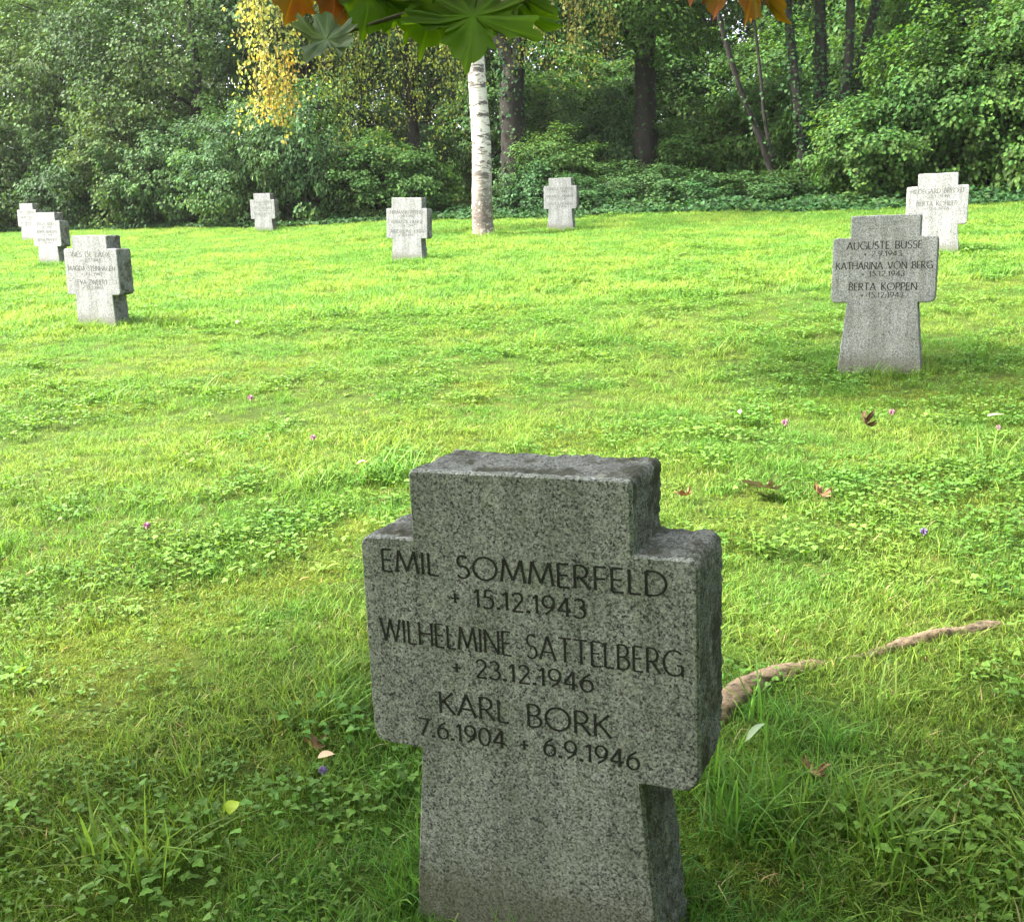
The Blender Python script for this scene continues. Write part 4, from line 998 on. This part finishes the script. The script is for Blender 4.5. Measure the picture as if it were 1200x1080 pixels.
def build_birch():
    bx, by = -.42, 17.5; z0 = g(bx, by) - .1
    root = empty('birch_tree', (bx, by, z0), 'white-barked birch with hanging yellowing foliage in the middle of the lawn', 'tree')
    rng = np.random.default_rng(81)
    o = np.array([bx, by, z0])
    C = curve_pts([(.0, 0, 0), (-.03, 0, .6), (-.02, 0, 1.6), (-.09, 0, 3.0), (-.16, .05, 5.0), (-.1, .1, 9.0)], 60)
    rad = np.interp(C[:, 2], [0, .25, .9, 2, 3.3, 5, 9], [.235, .180, .168, .155, .135, .11, .03])
    V, Q = tube(C, rad, 22, .015, rng); a = Acc(); a.add(V, Q); link('trunk', a.mesh('trunk', M['birch'], smooth=True), root)
    # limbs: rise then arch over
    limbs = [((-.12, 0, 4.2), (-1.6, .2, 5.6), (-3.1, .6, 5.5), (-3.9, .8, 4.7)), ((-.14, 0, 4.6), (-1.0, -.2, 5.8), (-1.9, -.2, 5.6), (-2.4, -.3, 4.9)), ((-.12, 0, 4.0), (.6, .0, 4.9), (1.3, .1, 5.0), (1.9, .2, 4.5)),
             ((-.14, 0, 5.2), (.4, -.6, 6.4), (.9, -1.2, 6.6), (1.2, -1.6, 6.0)), ((-.14, .05, 5.6), (-.6, .8, 6.9), (-1.3, 1.4, 7.0), (-1.8, 1.8, 6.2)), ((-.12, .0, 3.75), (-.6, .1, 4.5), (-1.2, .2, 4.7), (-1.5, .2, 4.3))]
    a = Acc(); LP = []
    for l in limbs:
        c = curve_pts(l, 14); LP.append(c); V, Q = tube(c, np.linspace(.05, .012, 14), 8); a.add(V, Q)
    link('branch', a.mesh('branch', M['bark'], smooth=True), root)
    # yellow curtain (left), olive curtains (middle), faded curtain (right)
    def curtain(n, xr, yr, zt, ln, per, leaf, name, mat, label, lean=0):
        a = Acc()
        for _ in range(n):
            x = rng.uniform(*xr); y = rng.uniform(*yr); tz = rng.uniform(*zt)
            hanging(a, rng, (x, y, tz), rng.uniform(*ln), per, leaf, .16)
        ob = link(name, a.mesh(name, M[mat]), root)
        if label: ob['label'] = label
    # object coordinates (relative to the foot of the birch)
    curtain(42, (-4.05, -3.1), (.5, 1.4), (4.0, 5.2), (.8, 1.9), 40, .07, 'hanging_foliage', 'leaf_yellow', 'bright yellow hanging foliage')
    curtain(12, (-3.65, -3.2), (.5, 1.1), (2.7, 3.4), (.6, 1.25), 34, .07, 'hanging_foliage', 'leaf_golden', 'golden lower tip of the yellow hanging foliage')
    curtain(10, (-4.2, -3.5), (.5, 1.1), (2.8, 3.2), (.7, 1.2), 34, .07, 'hanging_foliage', 'leaf_yellow', 'loose lower fringe of the yellow hanging foliage')
    curtain(80, (-3.1, -.3), (.95, 1.9), (4.0, 5.4), (.8, 2.2), 40, .06, 'hanging_foliage', 'leaf_birch', 'olive green hanging foliage')
    curtain(46, (-2.6, -.4), (.95, 1.9), (2.9, 3.8), (.8, 1.7), 26, .05, 'hanging_foliage', 'leaf_birch', 'sparse olive hanging foliage')
    curtain(54, (.3, 2.3), (.7, 1.7), (4.0, 5.4), (.7, 1.7), 38, .06, 'hanging_foliage', 'leaf_brownish', 'faded brownish hanging foliage')
    # upper crown, mostly above the picture
    a = Acc(); rr = np.random.default_rng(82)
    C2, O2 = ellipsoid_clumps(rr, 150, (2.6, 2.3, 2.4), 7.3); V, Q, T = clump_leaves(C2, O2, .4, 40, .07, rr, droop=1.1); a.add(V, Q, tint=T); link('crown', a.mesh('crown', M['leaf_birch']), root)
build_birch()

# ------------------------------------------------------------------ maple over the camera: trunk behind, crown above, leaves hanging into view
def build_maple():
    tx, ty = -2.6, -3.0; z0 = g(tx, ty) - .1
    root = empty('maple_tree', (tx, ty, z0), 'autumn maple whose leafy branch hangs into the top of the view', 'tree')
    rng = np.random.default_rng(91)
    o = np.array([tx, ty, z0])
    a = Acc(); branch_set(a, rng, (0, 0, 0), (.3, .2, 7.5), .26, 9, 4.2, .35)
    link('trunk', a.mesh('trunk', M['bark_pale'], smooth=True), root)
    # crown: broad leaf mass
    C, O = [], []
    while len(C) < 215:
        d = norm(rng.normal(0, 1, 3)); s = rng.uniform(.45, 1.0)
        c = np.array([.2, 1.0, 5.2]) + d * s * np.array([6.8, 5.4, 2.7])
        w = c + o
        if w[1] > .2 and (w[2] < CAMZ + .7 + .36 * w[1] and abs(w[0]) < .75 * w[1] + 1.2 or w[0] > 1.5): continue       # keeps clear of the view
        C.append(c); O.append(d)
    # unseen boughs added to shade the near cross, and a limb added to shade the next
    for n_, p0_, p1_, rr_ in ((270, (-1.6, 1.35, 2.1), (-4.6, 1.5, 5.4), .75), (32, (-.5, 5.9, 4.1), (-2.0, 5.9, 5.9), .75), (26, (-2.0, 5.9, 5.9), (-2.4, .5, 6.2), .5)):
        for _ in range(n_):
            w = np.array(p0_) + (np.array(p1_) - np.array(p0_)) * rng.random() + norm(rng.normal(0, 1, 3)) * rr_ * rng.random() ** .5
            C.append(w - o); O.append(norm(rng.normal(0, 1, 3)))
    # unseen boughs added on the right to darken the flank of the near cross
    for _ in range(300):
        w = np.array([rng.uniform(2.0, 6.0), rng.uniform(-1.6, 2.2), 0]); w[2] = g(w[0], w[1]) + rng.uniform(.3, 4.6)
        C.append(w - o); O.append(norm(np.array([1.0, -.2, -.1])))
    # unseen low boughs added behind the camera to darken the near cross face
    for _ in range(1100):
        w = np.array([rng.uniform(-9, 9), rng.uniform(-6.5, -1.5), 0]); w[2] = g(w[0], w[1]) + rng.uniform(.3, 5.0)
        C.append(w - o); O.append(norm(np.array([w[0] * .1, -1.0, -.2])))
    keep = []
    for c_ in C:                                   # no bough hangs into the space in front of the camera
        w = c_ + o
        keep.append(not (w[1] > -.6 and abs(w[0]) < .56 * w[1] + 1.15 and w[2] < CAMZ + .25 * w[1] + 1.05))
    C = [c_ for c_, k_ in zip(C, keep) if k_]; O = [o_ for o_, k_ in zip(O, keep) if k_]
    a = Acc(); V, Q, T = clump_leaves(np.array(C), np.array(O), .55, 30, .15, rng, droop=.7, width=1.5); a.add(V, Q, tint=T)
    link('crown', a.mesh('crown', M['maple_green']), root)
    # the twig that dips into view
    D = 1.75
    W = lambda u, v, d=D: at(u, v, d) - o
    a = Acc()
    main = curve_pts([np.array([.2, .1, 4.6]), W(900, -700, 1.2), W(760, -180, 1.6), W(640, -20, 1.72), W(560, 8), W(490, 14), W(440, 27), W(398, 42)], 50)
    V, Q = tube(main, np.interp(np.linspace(0, 1, 50), [0, .4, .55, 1], [.03, .010, .006, .0022]), 8); a.add(V, Q)
    side = curve_pts([W(760, -180, 1.6), W(800, -110, 1.65), W(850, -60, 1.7), W(890, -40, 1.7)], 12); V, Q = tube(side, np.linspace(.008, .003, 12), 6); a.add(V, Q)
    side = curve_pts([W(640, -20, 1.72), W(500, -70, 1.8), W(400, -60, 1.85), W(330, -50, 1.9)], 14); V, Q = tube(side, np.linspace(.007, .003, 14), 6); a.add(V, Q)
    link('branch', a.mesh('branch', M['bark_pale'], smooth=True), root)
    def mleaf(base, tip, d0, d1, mat, yaw=0.0, curl=.12, label=None, xs=1.0):
        b, t = W(base[0], base[1], d0), W(tip[0], tip[1], d1)
        size = .92 * np.linalg.norm(t - b) / 1.05; Y = norm(t - b); b = t - Y * size * 1.05
        toward = norm(-(b + o - CAM)); ang = rng.normal(0, .25) + yaw
        Z = norm(toward - (toward @ Y) * Y); X = np.cross(Y, Z)
        Z2 = math.cos(ang) * Z + math.sin(ang) * X; X2 = np.cross(Y, Z2)
        ob = link('leaf', maple_mesh('leaf', M[mat], size, curl, rng, .45), root)
        X2 = X2 * xs
        ob.matrix_local = Matrix(((X2[0], Y[0], Z2[0], b[0]), (X2[1], Y[1], Z2[1], b[1]), (X2[2], Y[2], Z2[2], b[2]), (0, 0, 0, 1)))
        if label: ob['label'] = label
    mleaf((358, -58), (332, 34), 1.85, 1.8, 'maple_orange', label='orange autumn leaf', yaw=.3)
    mleaf((395, -50), (388, 42), 1.85, 1.8, 'maple_orange', label='rusty orange autumn leaf', yaw=-.4)
    mleaf((396, 26), (356, 84), 1.75, 1.66, 'maple_sheen', label='pale grey-green leaf hanging folded from the twig tip', yaw=.35, curl=.3, xs=.55)
    mleaf((438, -45), (424, 50), 1.78, 1.74, 'maple_green')
    mleaf((470, -30), (448, 44), 1.82, 1.80, 'maple_green', yaw=.4)
    mleaf((515, -28), (490, 70), 1.78, 1.72, 'maple_green', yaw=-.2)
    mleaf((560, -12), (545, 88), 1.75, 1.68, 'maple_green', yaw=.15)
    mleaf((590, -50), (586, 42), 1.8, 1.76, 'maple_green', yaw=-.3)
    mleaf((530, -70), (520, 26), 1.85, 1.82, 'maple_green', yaw=.1)
    for b_, t_ in (((425, -55), (408, 24)), ((455, -50), (462, 38)), ((500, -30), (472, 52)), ((540, -25), (512, 50)), ((575, -20), (568, 56)), ((600, -55), (606, 24)), ((548, -12), (552, 66)), ((480, -60), (500, 26)), ((440, -20), (414, 40)), ((590, -15), (582, 40))):
        mleaf(b_, t_, 1.84 + rng.uniform(-.06, .08), 1.8 + rng.uniform(-.06, .06), 'maple_green', yaw=rng.uniform(-.4, .4))
    mleaf((815, -70), (812, 9), 1.72, 1.7, 'maple_orange', label='small orange leaf at the top edge', yaw=.9)
    mleaf((850, -72), (841, 25), 1.70, 1.68, 'maple_orange', label='orange-yellow leaf', yaw=.95)
    mleaf((882, -62), (872, 34), 1.70, 1.66, 'maple_yellow', label='yellow leaf', yaw=-.95)
    mleaf((888, -60), (894, 20), 1.74, 1.70, 'maple_yellow', label='yellow-orange leaf at the right of its bunch', yaw=1.0)
build_maple()

# ------------------------------------------------------------------ thin volume added to stand in for lens flare over the lawn
def build_veil():
    bm = bmesh.new(); bmesh.ops.create_cube(bm, size=1)
    bmesh.ops.scale(bm, vec=(640, 640, 46), verts=bm.verts); bmesh.ops.translate(bm, vec=(0, 140, 9), verts=bm.verts)
    me = bpy.data.meshes.new('veil'); bm.to_mesh(me); bm.free()
    m = bpy.data.materials.new('veil'); m.use_nodes = True; nt = m.node_tree; nt.nodes.clear()
    v = node(nt, 'ShaderNodeVolumePrincipled', Density=.0003); v.inputs['Color'].default_value = (.9, .93, .9, 1); v.inputs['Anisotropy'].default_value = .3
    o_ = node(nt, 'ShaderNodeOutputMaterial'); nt.links.new(v.outputs[0], o_.inputs['Volume']); me.materials.append(m)
    o = link('veil', me); o['kind'] = 'stuff'; o['label'] = 'thin pale haze added to stand in for lens flare over the lawn'; o['category'] = 'veil'
build_veil()

# ------------------------------------------------------------------ light
SUN_EL, SUN_AZ = R(50), R(267)      # azimuth clockwise from +Y: the sun stands to the left
sd = Vector((math.cos(SUN_EL) * math.sin(SUN_AZ), math.cos(SUN_EL) * math.cos(SUN_AZ), math.sin(SUN_EL)))
ld = bpy.data.lights.new('sun', 'SUN'); ld.energy = 4.2; ld.angle = R(8); ld.color = (1.0, .95, .86)
lo = bpy.data.objects.new('sun', ld); COL.objects.link(lo); lo.rotation_euler = sd.to_track_quat('Z', 'Y').to_euler()
w = bpy.data.worlds.new('World'); scene.world = w; w.use_nodes = True
nt = w.node_tree; bgn = nt.nodes['Background']; sk = nt.nodes.new('ShaderNodeTexSky'); sk.sky_type = 'NISHITA'
sk.sun_disc = False; sk.sun_elevation = SUN_EL; sk.sun_rotation = SUN_AZ; sk.air_density = 1.0; sk.dust_density = 5.0; sk.ozone_density = .6
hs = nt.nodes.new('ShaderNodeHueSaturation'); hs.inputs['Saturation'].default_value = .45   # thin high cloud whitens the sky
nt.links.new(sk.outputs[0], hs.inputs['Color']); nt.links.new(hs.outputs[0], bgn.inputs['Color']); bgn.inputs['Strength'].default_value = .15

vs = scene.view_settings; vs.view_transform = 'Standard'; vs.look = 'None'; vs.exposure = 2.56; vs.gamma = 1.0
scene.cycles.max_bounces = 6; scene.cycles.diffuse_bounces = 3; scene.cycles.transmission_bounces = 4; scene.cycles.glossy_bounces = 2
scene.cycles.use_denoising = True
scene.cycles.sample_clamp_indirect = 6
